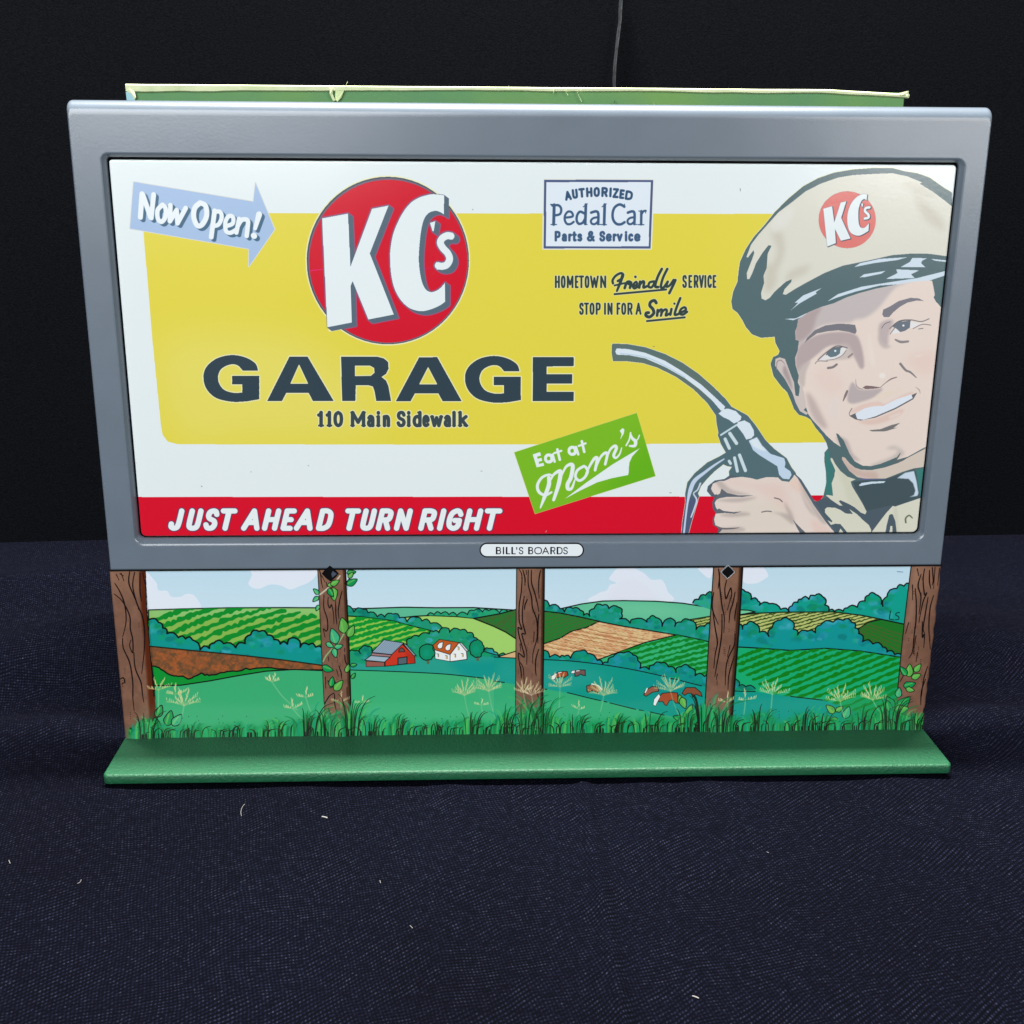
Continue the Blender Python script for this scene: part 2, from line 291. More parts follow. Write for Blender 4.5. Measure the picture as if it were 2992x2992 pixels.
# green sticker print
ad.poly('H', '330 553 1482 182 1657 775 525 1130', (126, 188, 52), halo=(214, 214, 130), hw=6)
ad.setclip('H', '330 553 1482 182 1657 775 525 1130')
ad.poly('H', '1000 1100 1300 700 1700 300 1800 900', (98, 178, 44), a=.75, bl=110); ad.setclip(None, None)
MW = (230, 240, 242)
ad.poly('H', '503 572 572 550 582 582 544 594 550 614 585 603 593 632 558 642 564 662 604 650 612 678 540 694', MW)
for cx, cy_, st in ((655, 610, '690 572 710 640'), (876, 538, '910 502 932 572')):
    ad.ell('H', cx, cy_, 46, 48, MW); ad.stroke('H', st, 22, MW, sm=False); ad.ell('H', cx - 2, cy_, 17, 19, (126, 188, 52))
for st, w in (('735 525 758 622', 24), ('706 560 772 538', 20), ('965 448 988 548', 24), ('936 492 1000 468', 20),
              ('~680 928 620 955 562 925 548 860 590 790 655 762 690 775', [20, 26, 30, 28, 26, 22, 16]), ('~655 790 655 860 615 970 575 1075', [34, 40, 36, 12]),
              ('~672 812 700 762 748 730 765 745 748 850 700 1000', [16, 24, 34, 40, 40, 28]), ('~775 770 815 690 862 665 880 690 862 790 832 850 835 895 870 890 900 810', [16, 24, 34, 38, 38, 38, 36, 26, 14]),
              ('~985 682 925 720 905 780 940 818 990 790 1020 730 1000 690', 26), ('~1005 750 1045 670 1085 610 1110 612 1090 720', [16, 24, 30, 30, 26]),
              ('~1105 680 1140 600 1180 560 1205 570 1185 665', [16, 22, 28, 28, 24]), ('~1190 630 1230 530 1275 492 1290 515 1265 580 1285 605 1320 570 1340 510', [16, 22, 28, 30, 28, 22, 16, 10]),
              ('~1382 488 1412 430 1424 368', 15), ('~1422 378 1440 420 1470 450 1462 490 1415 492', [14, 26, 34, 30, 18]), ('~1462 450 1490 430 1506 392', 12)):
    ad.stroke('H', st.lstrip('~'), w, MW, sm=st[0] == '~')
ad.poly('H', '1322 350 1345 325 1366 336 1360 375 1325 435 1340 380', MW)
ad.poly('H', '805 990 1000 842 1250 668 1510 513 1440 590 1412 650 1403 765 1250 795 1110 835 950 912', MW)
# man: dark ground of head, neck and shoulders
DK = (90, 113, 117)  # paled ink: the sheen reflected over the man is part of this colour
headD = '1880 310 1800 262 1700 190 1600 155 1500 140 1400 113 1250 112 1080 125 930 150 800 195 680 260 560 360 450 470 370 570 280 670 215 770 170 870 158 950 150 1030 115 1110 100 1190 110 1250 150 1280 190 1340 220 1400 270 1455 340 1482 450 1474 455 1520 490 1590 480 1615 440 1640 418 1700 440 1790 500 1870 560 1932 1000 2100 1900 2100'
neckE = '250 560 245 600 190 620 165 680 180 740 240 820 310 930 350 1020 385 1110 430 1165 500 1185 540 1210 590 1290 650 1360 690 1430 705 1480 672 1520 670 1600 685 1700 690 1800 660 1935 630 1976 597 1983 564 1965 541 1923 480 2200 480 2400 1800 2400 1800 560'
hp, np2 = ad.px('D', headD), ad.px('E', neckE)
ad.apply(ad.mask_stroke(hp, 8 * ad.scale('D')), HALO); ad.apply(ad.mask_stroke(np2[:25], 5 * ad.scale('E')), (222, 226, 210))
ad.poly('D', headD, DK); ad.poly('E', neckE, DK)
ad.poly('G', '262 955 290 1005 330 1025 380 1000 500 960 900 800 1600 700 1600 1500 200 1500 200 1300', (84, 100, 110))
# hat
cream = '1890 430 1800 360 1720 300 1620 240 1640 230 1520 180 1400 155 1250 160 1080 170 960 190 820 240 700 300 600 380 480 470 400 560 320 650 260 730 222 830 235 835 280 775 285 800 260 870 225 960 228 1008 245 1010 270 960 300 880 350 800 400 735 425 740 395 800 388 870 385 920 360 980 365 1040 340 1120 345 1165 375 1180 410 1160 450 1110 540 1030 585 1010 585 1030 530 1090 515 1130 540 1135 620 1085 700 1040 850 960 1000 900 1200 860 1400 815 1550 803 1700 805 1880 830'
ad.poly('D', cream, (220, 219, 207)); ad.setclip('D', cream)
for pts in ('420 620 480 600 530 700 520 830 460 950 430 900 470 780', '560 960 650 910 740 900 700 960 600 1010 540 1040', '1580 330 1700 420 1800 520 1820 620 1700 560 1620 460', '1480 240 1600 250 1750 350 1640 330', '380 900 440 900 470 1000 430 1100 370 1100'):
    ad.poly('D', pts, (202, 198, 182), sm=True, a=.8, bl=22)
ad.poly('D', '430 520 600 420 560 560 440 640', (226, 226, 218), sm=True, a=.7, bl=18); ad.setclip(None, None)
emblem('D', (1035, 530, 231, 230), '843 442 912 422 930 557 983 393 1026 382 985 515 1060 680 985 698 935 600 942 718 875 745',
       np.vstack([catmull(nums('1195 328 1160 325 1110 350 1065 405 1040 480 1038 560 1055 620 1090 650 1140 655 1205 620'), False), catmull(nums('1210 560 1175 595 1140 590 1125 540 1125 450 1145 385 1170 362 1190 372'), False)]),
       '1148 402 1163 400 1157 428', '1214 430 1186 436 1178 460 1204 488 1206 512 1176 520', 20, (222, 122, 116), (6, 5), 3, False)  # washed red: reflected haze put into the emblem's colour
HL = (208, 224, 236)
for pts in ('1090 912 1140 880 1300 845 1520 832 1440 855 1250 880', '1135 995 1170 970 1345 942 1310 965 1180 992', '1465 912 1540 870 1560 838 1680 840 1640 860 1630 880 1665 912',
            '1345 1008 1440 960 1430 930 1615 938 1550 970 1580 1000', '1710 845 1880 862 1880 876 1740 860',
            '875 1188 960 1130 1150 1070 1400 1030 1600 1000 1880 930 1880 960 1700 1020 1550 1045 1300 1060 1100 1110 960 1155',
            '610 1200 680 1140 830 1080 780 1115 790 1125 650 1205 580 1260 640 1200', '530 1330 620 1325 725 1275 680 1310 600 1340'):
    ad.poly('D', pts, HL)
# face
SK = (231, 216, 206)
face = '1684 -98 1700 -20 1710 40 1698 60 1720 100 1765 150 1790 180 1900 200 1800 1500 1620 1480 1560 1502 1455 1560 1347 1590 1347 1565 1290 1590 1197 1627 1110 1648 1030 1644 955 1602 905 1527 855 1410 800 1345 780 1340 800 1400 825 1468 760 1425 690 1360 620 1280 560 1215 520 1160 500 1100 490 1030 480 980 440 900 420 860 430 800 400 700 395 630 420 560 430 470 400 460 395 380 415 330 420 270 520 200 640 150 760 115 880 60 1000 20 1150 -20 1350 -60 1500 -85 1600 -95'
ad.poly('E', face, SK); ad.setclip('E', face)
def tint(pts, col, a=.8, bl=14): ad.poly('E', pts, tuple(v - (12 if v < 212 else 2) for v in col), sm=True, a=min(1, a * 1.15) if col[0] < 212 else a * .6, bl=bl)
tint('420 200 700 100 1000 0 1500 -100 1340 -30 1180 160 1060 250 960 270 900 300 640 330 480 480 430 560 400 560', (206, 198, 198), .8, 14)
tint('420 260 640 150 600 240 540 400 420 480 390 400', (192, 176, 176), .85, 16)
tint('440 520 500 470 620 410 800 385 960 410 1020 520 1045 700 1010 730 960 640 900 540 800 510 700 525 600 600 480 700 420 760 400 640', (196, 181, 181), .95, 9)
tint('620 640 700 560 800 500 900 500 940 620 800 650', (208, 195, 192), .6, 10)
tint('1200 300 1280 270 1320 290 1280 400 1260 520 1190 460 1180 360', (202, 188, 188), .8, 12)
tint('1180 420 1240 500 1300 520 1240 540 1190 500', (206, 194, 192), .8, 12)
tint('930 860 1000 925 1120 925 1220 920 1150 990 1060 1030 930 1060 885 1010', (200, 188, 188), .95, 8)
tint('560 780 700 720 820 800 860 900 760 980 620 900', (228, 203, 194), .4, 45)
tint('1450 620 1700 560 1720 700 1640 800 1500 720', (230, 205, 194), .6, 40)
tint('500 960 560 1000 640 1150 700 1290 620 1260 540 1140', (196, 178, 176), .6, 18)
tint('430 720 540 660 500 760 480 900 430 860', (206, 194, 190), .7, 10)
tint('780 1380 880 1400 940 1530 1010 1600 900 1560', (200, 186, 184), .7, 12)
tint('1100 1640 1300 1560 1360 1500 1300 1490 1250 1480 1340 1460 1420 1540 1200 1640', (200, 192, 188), .6, 14)
tint('990 1222 1150 1200 1400 1110 1380 1170 1220 1240 1080 1260', (220, 190, 178), .75, 10)
tint('905 1150 960 1100 1050 1060 1180 1040 1240 1060 1360 1000 1480 950 1500 968 1340 1020 1230 1080 1120 1085 1000 1130', (224, 198, 188), .8, 7)
tint('1280 1180 1380 1140 1370 1170 1300 1200', (236, 228, 220), .8, 6)
tint('1090 400 1130 560 1150 700 1110 690 1080 560', (236, 226, 216), .9, 8); tint('1190 780 1235 775 1240 815 1195 820', (242, 240, 236), 1, 6)
tint('1450 640 1580 600 1570 615 1480 630', (238, 232, 226), .9, 4); tint('1160 980 1240 950 1400 930 1300 990 1180 1030', (230, 218, 206), .7, 10)
tint('800 1000 790 1200 700 1150 720 1050', (228, 218, 220), .6, 20)
ad.setclip(None, None)
FK = (124, 125, 132)
P = lambda pts, col=FK, **k: ad.poly('E', pts, col, **k)
P('480 495 510 440 580 370 680 325 800 308 900 312 960 320 975 380 960 405 900 385 800 370 700 380 600 400 530 450')
P('1215 220 1225 175 1280 150 1370 95 1480 65 1560 70 1605 95 1540 90 1450 110 1380 150 1320 200 1280 245 1230 245', (128, 128, 136))
P('620 650 700 580 760 545 880 530 870 560 830 610 760 640 690 650', (228, 226, 226)); P('690 585 740 545 825 535 815 590 780 615 730 625 705 610', (104, 124, 134)); ad.stroke('E', '772 563 774 565', 18, (228, 238, 240))
for st, w in (('610 650 700 570 790 518 885 536', 9), ('690 600 740 545 830 530', 12), ('585 685 610 660 700 662', 6), ('690 652 770 640 840 605 875 560', 5), ('1285 355 1370 285 1480 272 1580 288 1655 262', 8),
              ('1320 330 1400 280 1480 276', 12), ('1290 405 1330 350', 7), ('1505 355 1590 315 1672 322', 6), ('1558 358 1598 352', 7), ('1210 350 1240 310 1290 290', 6)):
    ad.stroke('E', st, w, (112, 112, 118))
ad.stroke('E', '705 725 750 717 786 692', 22, (134, 128, 128)); ad.stroke('E', '898 622 932 594', 18, (150, 138, 138)); 
P('1295 402 1345 345 1400 390 1370 396', (232, 230, 230)); P('1480 290 1585 302 1505 350 1478 348', (232, 230, 230)); P('1312 338 1370 292 1480 280 1475 345 1430 375 1385 388 1345 352', (112, 122, 132)); ad.stroke('E', '1413 325 1415 326', 18, (236, 240, 240))
ad.stroke('E', '1338 458 1390 480 1458 475', [14, 24, 20], (142, 138, 140))
P('1030 910 1060 890 1120 895 1210 908 1150 918 1060 924', (132, 112, 114)); ad.stroke('E', '1200 905 1250 862 1300 828 1350 812', [5, 8, 14, 10], (146, 132, 130))
ad.stroke('E', '965 830 972 890 1000 915 1035 925', [3, 6, 7, 5], (156, 142, 140))
ad.stroke('E', '885 943 870 980 847 1035', [20, 24, 8], (134, 124, 124)); ad.stroke('E', '1385 685 1435 745 1480 765 1535 815', [22, 20, 18, 8], (136, 130, 132)); ad.stroke('E', '1528 905 1562 930 1572 965', [4, 12, 5], (176, 160, 156), a=.8)
P('905 1175 930 1165 962 1150 1235 1085 1500 975 1545 956 1505 1020 1340 1112 1150 1192 1010 1219 960 1208', (108, 108, 114))
P('962 1155 1050 1105 1140 1085 1225 1083 1350 1020 1490 975 1502 1008 1340 1098 1150 1180 1040 1212 980 1205', (224, 232, 242))
ad.stroke('E', '930 1105 905 1150 912 1175', [8, 7, 4], (134, 124, 126))
P('1090 1310 1200 1300 1300 1262 1385 1240 1320 1290 1360 1285 1250 1320 1120 1322', (122, 122, 122))
# ear
P('210 640 250 625 300 640 330 720 360 800 385 860 392 930 400 985 430 990 440 890 460 880 480 960 495 1050 500 1095 475 1120 520 1150 500 1165 440 1130 400 1050 370 960 300 830 240 750 205 700', (208, 197, 192))
ad.stroke('E', '222 740 226 670 262 652 300 690', [4, 10, 10, 4], (160, 144, 144)); tint('300 700 350 820 370 930 330 860 280 760', (176, 162, 162), .7, 8)
# neck
neck = '620 520 650 530 700 590 760 640 830 665 950 670 1100 640 1250 590 1380 520 1600 405 1600 620 1540 635 1430 650 1300 690 1200 730 1110 765 1000 765 880 768 790 750 700 680 640 590 615 545'
ad.poly('G', neck, (214, 201, 189), sm=False); ad.setclip('G', neck); ad.poly('G', '615 520 700 600 840 680 1000 690 1000 780 700 700 600 560', (202, 176, 166), sm=True, a=.8, bl=16); ad.setclip(None, None)
ad.stroke('G', '1480 455 1530 430 1580 408', [4, 10, 8], (110, 112, 112)); ad.stroke('G', '1235 578 1300 560 1365 520', [22, 14, 5], (104, 110, 112)); ad.stroke('G', '1210 575 1250 520 1275 480', [20, 18, 8], (104, 110, 112))
# shirt and tie
TL_ = (66, 132, 126)
ad.poly('G', '425 480 470 440 485 560 530 660 500 830 515 952 430 952 440 840 440 700', TL_, sm=False, a=.8, bl=5); ad.poly('G', '1455 670 1600 630 1600 960 1480 965 1450 740', TL_, a=.85)
CRM = (217, 217, 200)
for pts in ('490 530 510 540 540 600 600 680 680 745 770 775 715 800 730 850 790 950 850 1050 895 1140 880 1170 830 1150 760 1090 690 1050 600 1010 580 1020 600 1045 625 1070 590 1070 500 1010 435 955 450 950 515 960 510 900 500 820 530 740 540 670 510 600 490 560',
            '425 1110 450 1090 540 1095 600 1120 660 1160 740 1165 700 1110 790 1170 850 1230 920 1290 945 1340 952 1460 740 1460 650 1340 600 1280 540 1275 490 1290 445 1230 500 1260 510 1245 450 1180 425 1150',
            '560 1420 600 1330 670 1420', '940 1460 960 1360 1050 1240 1120 1150 1190 1075 1220 1080 1400 1020 1500 985 1620 950 1620 1460 1245 1460 1220 1250 1190 1170 1170 1165 1150 1180 1120 1300 1095 1460', '1140 1440 1165 1300 1185 1300 1190 1440'):
    ad.poly('G', pts, CRM)
    ad.setclip('G', pts); ad.poly('G', '560 650 700 760 860 1060 900 1180 700 1040 640 860', (202, 200, 178), a=.45, bl=25, sm=True); ad.poly('G', '1200 1080 1240 1100 1260 1400 1200 1400', (198, 198, 178), a=.5, bl=12); ad.setclip(None, None)
ad.stroke('G', '1338 1262 1336 1215 1375 1182 1412 1212', [20, 20, 18, 12], (112, 122, 100))
ad.poly('G', '735 800 880 785 1120 768 1260 722 1430 660 1455 690 1500 985 1400 1008 1220 1078 1180 1065 900 1130 800 940', (76, 92, 98), bl=4)
ad.poly('G', '808 840 840 815 950 800 1110 795 1090 815 950 825 820 850', (206, 224, 236)); ad.poly('G', '1240 760 1330 700 1430 680 1460 800 1480 930 1470 960 1380 975 1430 950 1445 900 1420 820 1370 770 1300 765', (202, 220, 234), bl=3)
ad.poly('G', '800 760 1000 772 1110 768 1110 776 1000 782 860 784', (108, 108, 150), a=.8)
# nozzle
noz = '133 122 250 124 400 150 560 205 700 275 830 365 950 470 1050 570 1095 630 1160 665 1225 700 1290 780 1370 900 1440 970 1540 1045 1580 1120 1615 1165 1600 1250 1480 1240 1300 1230 1080 1210 1075 1150 1100 1115 1065 1110 1030 1095 960 1150 900 1210 850 1270 825 1330 835 1350 800 1470 770 1570 735 1710 688 1710 700 1560 725 1400 722 1330 740 1240 800 1165 900 1080 1000 1030 1050 1000 1010 930 985 860 990 840 975 760 970 700 900 600 790 490 650 390 500 315 380 278 240 262 140 262 128 190'
ad.poly('F', noz, (90, 115, 122), halo=(230, 228, 196), hw=7)
ad.setclip('F', noz); ad.poly('F', '120 100 700 250 1000 500 900 600 500 350 100 280', (112, 124, 108), a=.6, bl=50); ad.poly('F', '680 1360 850 1360 760 1720 660 1720', (86, 92, 130), a=.7, bl=20)
ad.setclip(None, None)
NL = (220, 232, 242)
ad.poly('F', '170 160 260 165 400 195 560 260 700 345 850 450 960 550 1045 630 1030 655 1010 662 940 580 840 490 720 400 560 310 400 240 270 215 170 210 158 185', NL)
ad.stroke('F', '200 200 400 230 560 300 720 392', 8, (180, 204, 222), a=.8)
ad.poly('F', '1030 650 1070 645 1130 665 1175 710 1170 735 1150 750 1115 765 1075 735 1030 715 990 685 1010 670', NL)
ad.stroke('F', '1010 858 1140 775', 15, (200, 220, 230)); ad.poly('F', '1145 755 1200 740 1245 765 1275 820 1278 860 1255 885 1215 895 1190 850 1140 785', NL)
for st, w in (('1082 845 1136 925', 27), ('1044 890 1078 965', 25), ('1160 1020 1208 1145', 26), ('1120 1042 1143 1150', 24), ('1076 1068 1088 1088', 22)): ad.stroke('F', st, w, (206, 224, 230))
ad.poly('F', '1235 905 1300 875 1340 940 1410 1010 1520 1045 1530 1080 1525 1120 1570 1150 1580 1180 1560 1215 1510 1210 1480 1180 1465 1110 1400 1070 1320 1020 1270 980', (196, 216, 236))
ad.poly('F', '1240 905 1300 880 1340 945 1380 990 1330 980 1270 950', (222, 234, 242), bl=5)
ad.stroke('F', '1035 1052 960 1100 880 1160 800 1225 765 1300 742 1400 725 1530 708 1690', [10, 18, 24, 34, 34, 16, 14, 16], (198, 214, 234)); ad.stroke('F', '845 1248 822 1300 790 1330 815 1380 800 1440 770 1520', [14, 12, 10, 14, 14, 12], (206, 216, 232))
# hand
ad.poly('F', '1040 1212 960 1225 905 1270 897 1310 930 1350 960 1362 940 1400 945 1450 970 1490 945 1530 945 1580 990 1612 975 1720 1980 1720 1932 1630 1870 1545 1770 1400 1710 1300 1660 1220 1600 1160 1580 1240 1300 1225 1085 1180', (92, 104, 116))
hand = '930 1290 945 1250 1000 1228 1040 1228 1090 1205 1180 1195 1250 1205 1300 1218 1380 1197 1470 1200 1500 1228 1560 1236 1590 1200 1602 1178 1625 1200 1700 1325 1760 1425 1860 1565 1940 1660 1980 1720 985 1720 992 1650 1020 1622 965 1585 955 1540 968 1492 1000 1485 968 1440 960 1405 980 1372 1010 1362 975 1335 960 1340 940 1312'
ad.poly('F', hand, (228, 214, 205)); ad.setclip('F', hand)
def ht(pts, col, a=.8, bl=14): ad.poly('F', pts, tuple(v - (14 if v < 212 else 0) for v in col), sm=True, a=a * (1 if col[0] < 212 else .5), bl=bl)
ht('1040 1210 1300 1250 1500 1260 1560 1400 1600 1560 1500 1460 1300 1300 1100 1260', (228, 204, 194), .7, 30); ht('1200 1400 1500 1420 1600 1600 1400 1700 1150 1600', (218, 212, 206), .7, 30)
for pts in ('970 1240 1010 1230 1100 1300 1250 1340 1060 1330', '980 1385 1100 1370 1300 1360 1150 1400', '1000 1500 1180 1480 1250 1500 1100 1520', '1000 1615 1160 1600 1200 1630 1020 1650', '1400 1480 1560 1500 1600 1580 1560 1560 1480 1500', '1520 1400 1580 1480 1600 1560 1560 1520', '1640 1270 1700 1400 1780 1520 1700 1440', '1640 1220 1760 1420 1860 1570 1800 1540 1680 1340'):
    ht(pts, (198, 186, 180), .75, 11)
ht('1560 1240 1620 1210 1680 1320 1600 1300', (236, 204, 186), .7, 16); ht('1740 1540 1900 1640 1800 1700', (232, 200, 186), .7, 18)
ad.setclip(None, None)
HK = (104, 110, 118)
for pts in ('1015 1290 1060 1325 1150 1345 1270 1345 1180 1358 1060 1357 1000 1368 965 1385 975 1345 1002 1330', '995 1450 1030 1470 1110 1480 1178 1475 1120 1492 1040 1486 975 1492 962 1475', '1590 1540 1645 1600 1740 1690 1670 1690 1620 1600'): ad.poly('F', pts, HK)
for st, w in (('965 1590 1020 1612 1100 1612 1158 1605', [10, 14, 12, 4]), ('1442 1365 1482 1376 1505 1396', 9), ('1340 1480 1380 1472 1416 1475', 9), ('935 1330 928 1305 945 1325', 7)): ad.stroke('F', st, w, (112, 108, 112))
# small specks and scuffs of the old print
for c, st, w in (('D', '172 278 174 298', 6), ('F', '465 143 474 145', 6), ('M', '368 186 371 188', 4), ('M', '592 121 594 122', 3), ('M', '850 93 853 94', 3), ('H', '1790 932 1808 934', 6), ('H', '15 728 28 730', 5), ('B', '1708 520 1712 526', 7)):
    ad.stroke(c, st, w, (120, 124, 130), a=.8)
ad.stroke('H', '632 1290 626 1302', 6, (240, 170, 170))

# ------------------------------------------------------------------ the countryside strip (flat print)
ld = Print(-0.1815, 0.1815, -0.002, 0.081, 0.0006, 7600, (190, 220, 235))
BK = (16, 34, 30)
ad_h, ad_w = ld.h, ld.w
g = np.linspace(0, 1, ld.h)[:, None, None]; ld.im[:] = ld.im + (np.array([214, 230, 240]) / 255 - ld.im) * np.clip(g * 2.2, 0, 1)
CL = (228, 234, 244)
for c, p in (('I', '330 130 420 195 440 255 500 260 530 300 600 300 640 280 700 300 715 400 330 400'), ('I', '1075 205 1100 150 1110 100 1400 95 1570 100 1545 160 1500 200 1440 225 1370 250 1310 225 1230 215 1150 245 1100 235'),
             ('K', '900 450 960 370 1040 340 1070 290 1130 272 1065 240 1080 200 1150 130 1280 130 1390 180 1460 240 1560 245 1612 350 1625 450'), ('L', '90 85 200 85 180 170 120 130'), ('L', '410 85 545 90 592 150 560 180 500 208 415 195')):
    ld.poly(c, p, CL, sm=True, a=.9)
ld.poly('K', '1180 260 1350 260 1450 350 1500 440 1050 440', (226, 226, 240), sm=True, a=.6, bl=30)
TE = (38, 148, 134); TB = (60, 152, 188); TG = (28, 136, 92)
def hill(c, p, col, lw=9, **k): ld.poly(c, p, col, line=BK, lw=lw * 1.3, **k)
def scallop(c, p, size, seed):
    r = np.random.default_rng(seed); p = nums(p); out = []; size = size / (CROP[c][2] / .31)
    for a, b in zip(p[:-1], p[1:]):
        d = b - a; L_ = float(np.hypot(*d)); m = max(1, int(round(L_ / size))); nrm = np.array([d[1], -d[0]]) / max(L_, 1e-6)
        for q in range(m):
            h = min(size, L_ / m) * r.uniform(.24, .36)
            for t in (0, .22, .5, .78): out.append(a + d * ((q + t) / m) + nrm * h * math.sin(math.pi * t) + r.normal(0, .6, 2))
    out.append(p[-1]); return np.array(out)
def bumpy(p, amp, seed, n=5):           # leafy outline
    r = np.random.default_rng(seed); p = nums(p); out = []
    for a, b in zip(p[:-1], p[1:]):
        for t in np.linspace(0, 1, n, endpoint=False): out.append(a + (b - a) * t + r.normal(0, amp, 2))
    out.append(p[-1]); return np.array(out)
def bush(c, top, bottom, col=TE, seed=1, lw=10, mot=TB):
    t = scallop(c, top, 84, seed); p = np.vstack([t, nums(bottom)])
    ld.poly(c, p, col); ld.setclip(c, p)
    pp = nums(top); r = np.random.default_rng(seed); y1 = nums(bottom)[:, 1].max()
    for k in range(10 + 4 * len(pp)):
        i = r.integers(len(pp)); x, y = pp[i] + r.normal(0, 32, 2); y = y + r.uniform(0, 75); R_ = r.uniform(12, 40)
        q = [(x + R_ * r.uniform(.7, 1.4) * math.cos(a_), y + R_ * r.uniform(.4, .9) * math.sin(a_)) for a_ in np.linspace(0, 5.5, 7)]
        ld.poly(c, q, [mot, TG, (80, 176, 196), (16, 112, 112), (30, 160, 104)][r.integers(5)], sm=True, a=r.uniform(.25, .6), bl=r.uniform(2, 6))
    ld.setclip(None, None); ld.stroke(c, t, lw * 1.2, BK, sm=False)
def furrows(c, clip, p0, p1, n, bend, w, col, wav, seed=0, a=1.0, fan=0):
    """n furrow rows between two end rows, each row from left to right with a scalloped edge"""
    ld.setclip(c, clip); r = np.random.default_rng(seed)
    a0, b0 = nums(p0); a1, b1 = nums(p1)
    for k in range(n):
        f = k / (n - 1); A = a0 + (a1 - a0) * f; B = b0 + (b1 - b0) * f
        m = 34; t = np.linspace(0, 1, m); P_ = A + (B - A) * t[:, None]; P_[:, 1] -= bend * np.sin(math.pi * t)
        P_[:, 1] += wav * np.where(np.arange(m) % 2, 1, -1) * .35 + r.normal(0, wav * .35, m)
        ld.stroke(c, P_, w * (1 + fan * (1 - t)) * (1 + .25 * r.normal(size=m)).clip(.5, 1.5), col, sm=False, a=a)
    ld.setclip(None, None)
# left of the second post
f1 = '370 395 600 388 930 380 1300 378 1600 380 1600 800 370 800'
hill('I', f1, (138, 184, 86), 8)
ld.setclip('I', f1); ld.poly('I', '370 380 1600 370 1600 430 800 440 370 460', (150, 205, 140), a=.6, bl=20); ld.setclip(None, None)
furrows('I', f1, '280 530 900 320', '1200 1050 2300 560', 14, 24, 29, (14, 142, 56), 9, 2, fan=.25)
bush('I', '380 460 440 482 500 560 580 590 680 605 735 675 800 665 830 628 900 632 985 660 1050 630 1090 570 1150 545 1210 572 1300 635 1350 635 1400 590 1440 655 1500 640 1600 672', '1600 900 370 900', (34, 150, 142), 3)
hill('I', '370 650 700 683 1000 712 1300 745 1620 788 1620 950 370 950', (152, 92, 60), 8, mot=((98, 78, 60), 34, 3.2))
ld.setclip('I', '370 650 700 683 1000 712 1300 745 1620 788 1620 950 370 950'); ld.poly('I', '370 640 2000 640 2000 960 370 960', (186, 102, 56), a=.35, mot=((120, 84, 62), 15, 4)); ld.setclip(None, None)
hill('I', bumpy('1620 820 1400 815 1200 800 1060 812 900 838 800 856 740 842 660 880 600 862 540 862 440 805 370 770', 3, 8, 5).tolist() + [[370, 1300], [1620, 1300]], (28, 146, 62), 8)
hill('I', '330 930 600 925 800 895 1000 858 1200 826 1400 814 1700 826 1700 1300 330 1300', (66, 172, 118), 7)
# between second and third post
hill('J', '330 516 600 510 900 500 1200 505 1550 503 1700 512 1960 528 1960 700 330 700', (98, 188, 150), 9)
hill('J', '870 600 1000 585 1150 578 1400 588 1550 603 1750 680 2000 800 2000 1000 870 1000', (164, 210, 112), 9)
bush('J', '1120 576 1250 562 1400 577 1500 570 1560 530 1640 545 1700 530 1800 552 1880 540', '1700 585 1550 602 1400 584', (52, 164, 120), 5, 8)
hill('J', '1560 605 1800 562 1960 520 1960 800 1860 735 1750 682', (50, 122, 60), 9, mot=((74, 104, 60), 22, 2.5))
bush('J', '330 480 430 545 520 520 560 550 650 590 720 590 800 565 860 600 930 638 1020 595 1070 630 1150 650 1260 690', '1150 760 330 760', (44, 152, 118), 6, 9)
f2 = '330 580 500 590 780 625 1000 682 1150 720 1135 760 950 830 800 1000 330 1000'
hill('J', f2, (146, 196, 84), 9)
furrows('J', f2, '250 680 760 560', '250 1010 1300 700', 7, 14, 32, (18, 150, 60), 8, 4)
bush('J', '330 930 380 925 440 912 490 935 500 882 560 868 600 910 700 960 930 850 970 790 1040 775 1140 748 1180 728 1230 740 1290 692 1330 735 1430 715 1500 740 1560 780 1590 850 1660 905 1700 888 1750 920 1790 955 1960 975', '1960 1200 330 1200', (44, 154, 112), 9, 9)
ld.poly('J', '330 1085 420 1020 800 1060 1020 975 1340 985 1600 960 1960 985 1960 1300 330 1300', (52, 160, 142), bl=6)
ld.poly('J', '1300 1010 1960 980 1960 1300 1500 1180', (34, 150, 142), a=.8, bl=30); ld.stroke('J', '1640 912 1800 955 1960 978', 9, BK)
ld.poly('J', '330 1090 420 1091 900 1108 1300 1130 1650 1170 1960 1215 1960 1800 330 1800', (68, 176, 122))
ld.poly('J', '1500 1200 1960 1220 1960 1500 1700 1500', (80, 180, 130), a=.5, bl=40); ld.stroke('J', '330 1090 420 1091 900 1108 1300 1130 1650 1168', 9, BK); ld.stroke('J', '1765 1192 1840 1208', 9, BK)
def tree(cx, cy_, rx, ry, seed):
    t = np.linspace(0, 2 * math.pi, 26, endpoint=False); r = np.random.default_rng(seed); k = 1 + r.normal(0, .06, 26)
    ld.stroke('J', [(cx + 8, cy_ + ry), (cx + 10, cy_ + ry + 25)], 26, (96, 104, 80)); ld.poly('J', np.stack([cx + rx * k * np.cos(t), cy_ + ry * k * np.sin(t)], 1), (30, 142, 104), line=BK, lw=9)
    ld.poly('J', [(cx - 40, cy_ + 10), (cx, cy_ - 30), (cx + 30, cy_ + 20), (cx - 10, cy_ + 50)], (40, 160, 130), sm=True, a=.6, bl=10)
LN = 7
ld.poly('J', '785 945 885 848 1000 958 1006 1026 845 1042 724 1056 724 1012', (204, 66, 50), line=BK, lw=LN); ld.poly('J', '900 900 1000 958 1006 1026 960 1030', (168, 50, 42), a=.5, bl=8)
ld.poly('J', '598 925 712 806 900 836 785 945', (150, 172, 190), line=BK, lw=LN); ld.poly('J', '893 842 922 850 1018 958 990 955', (150, 160, 172), line=BK, lw=LN)
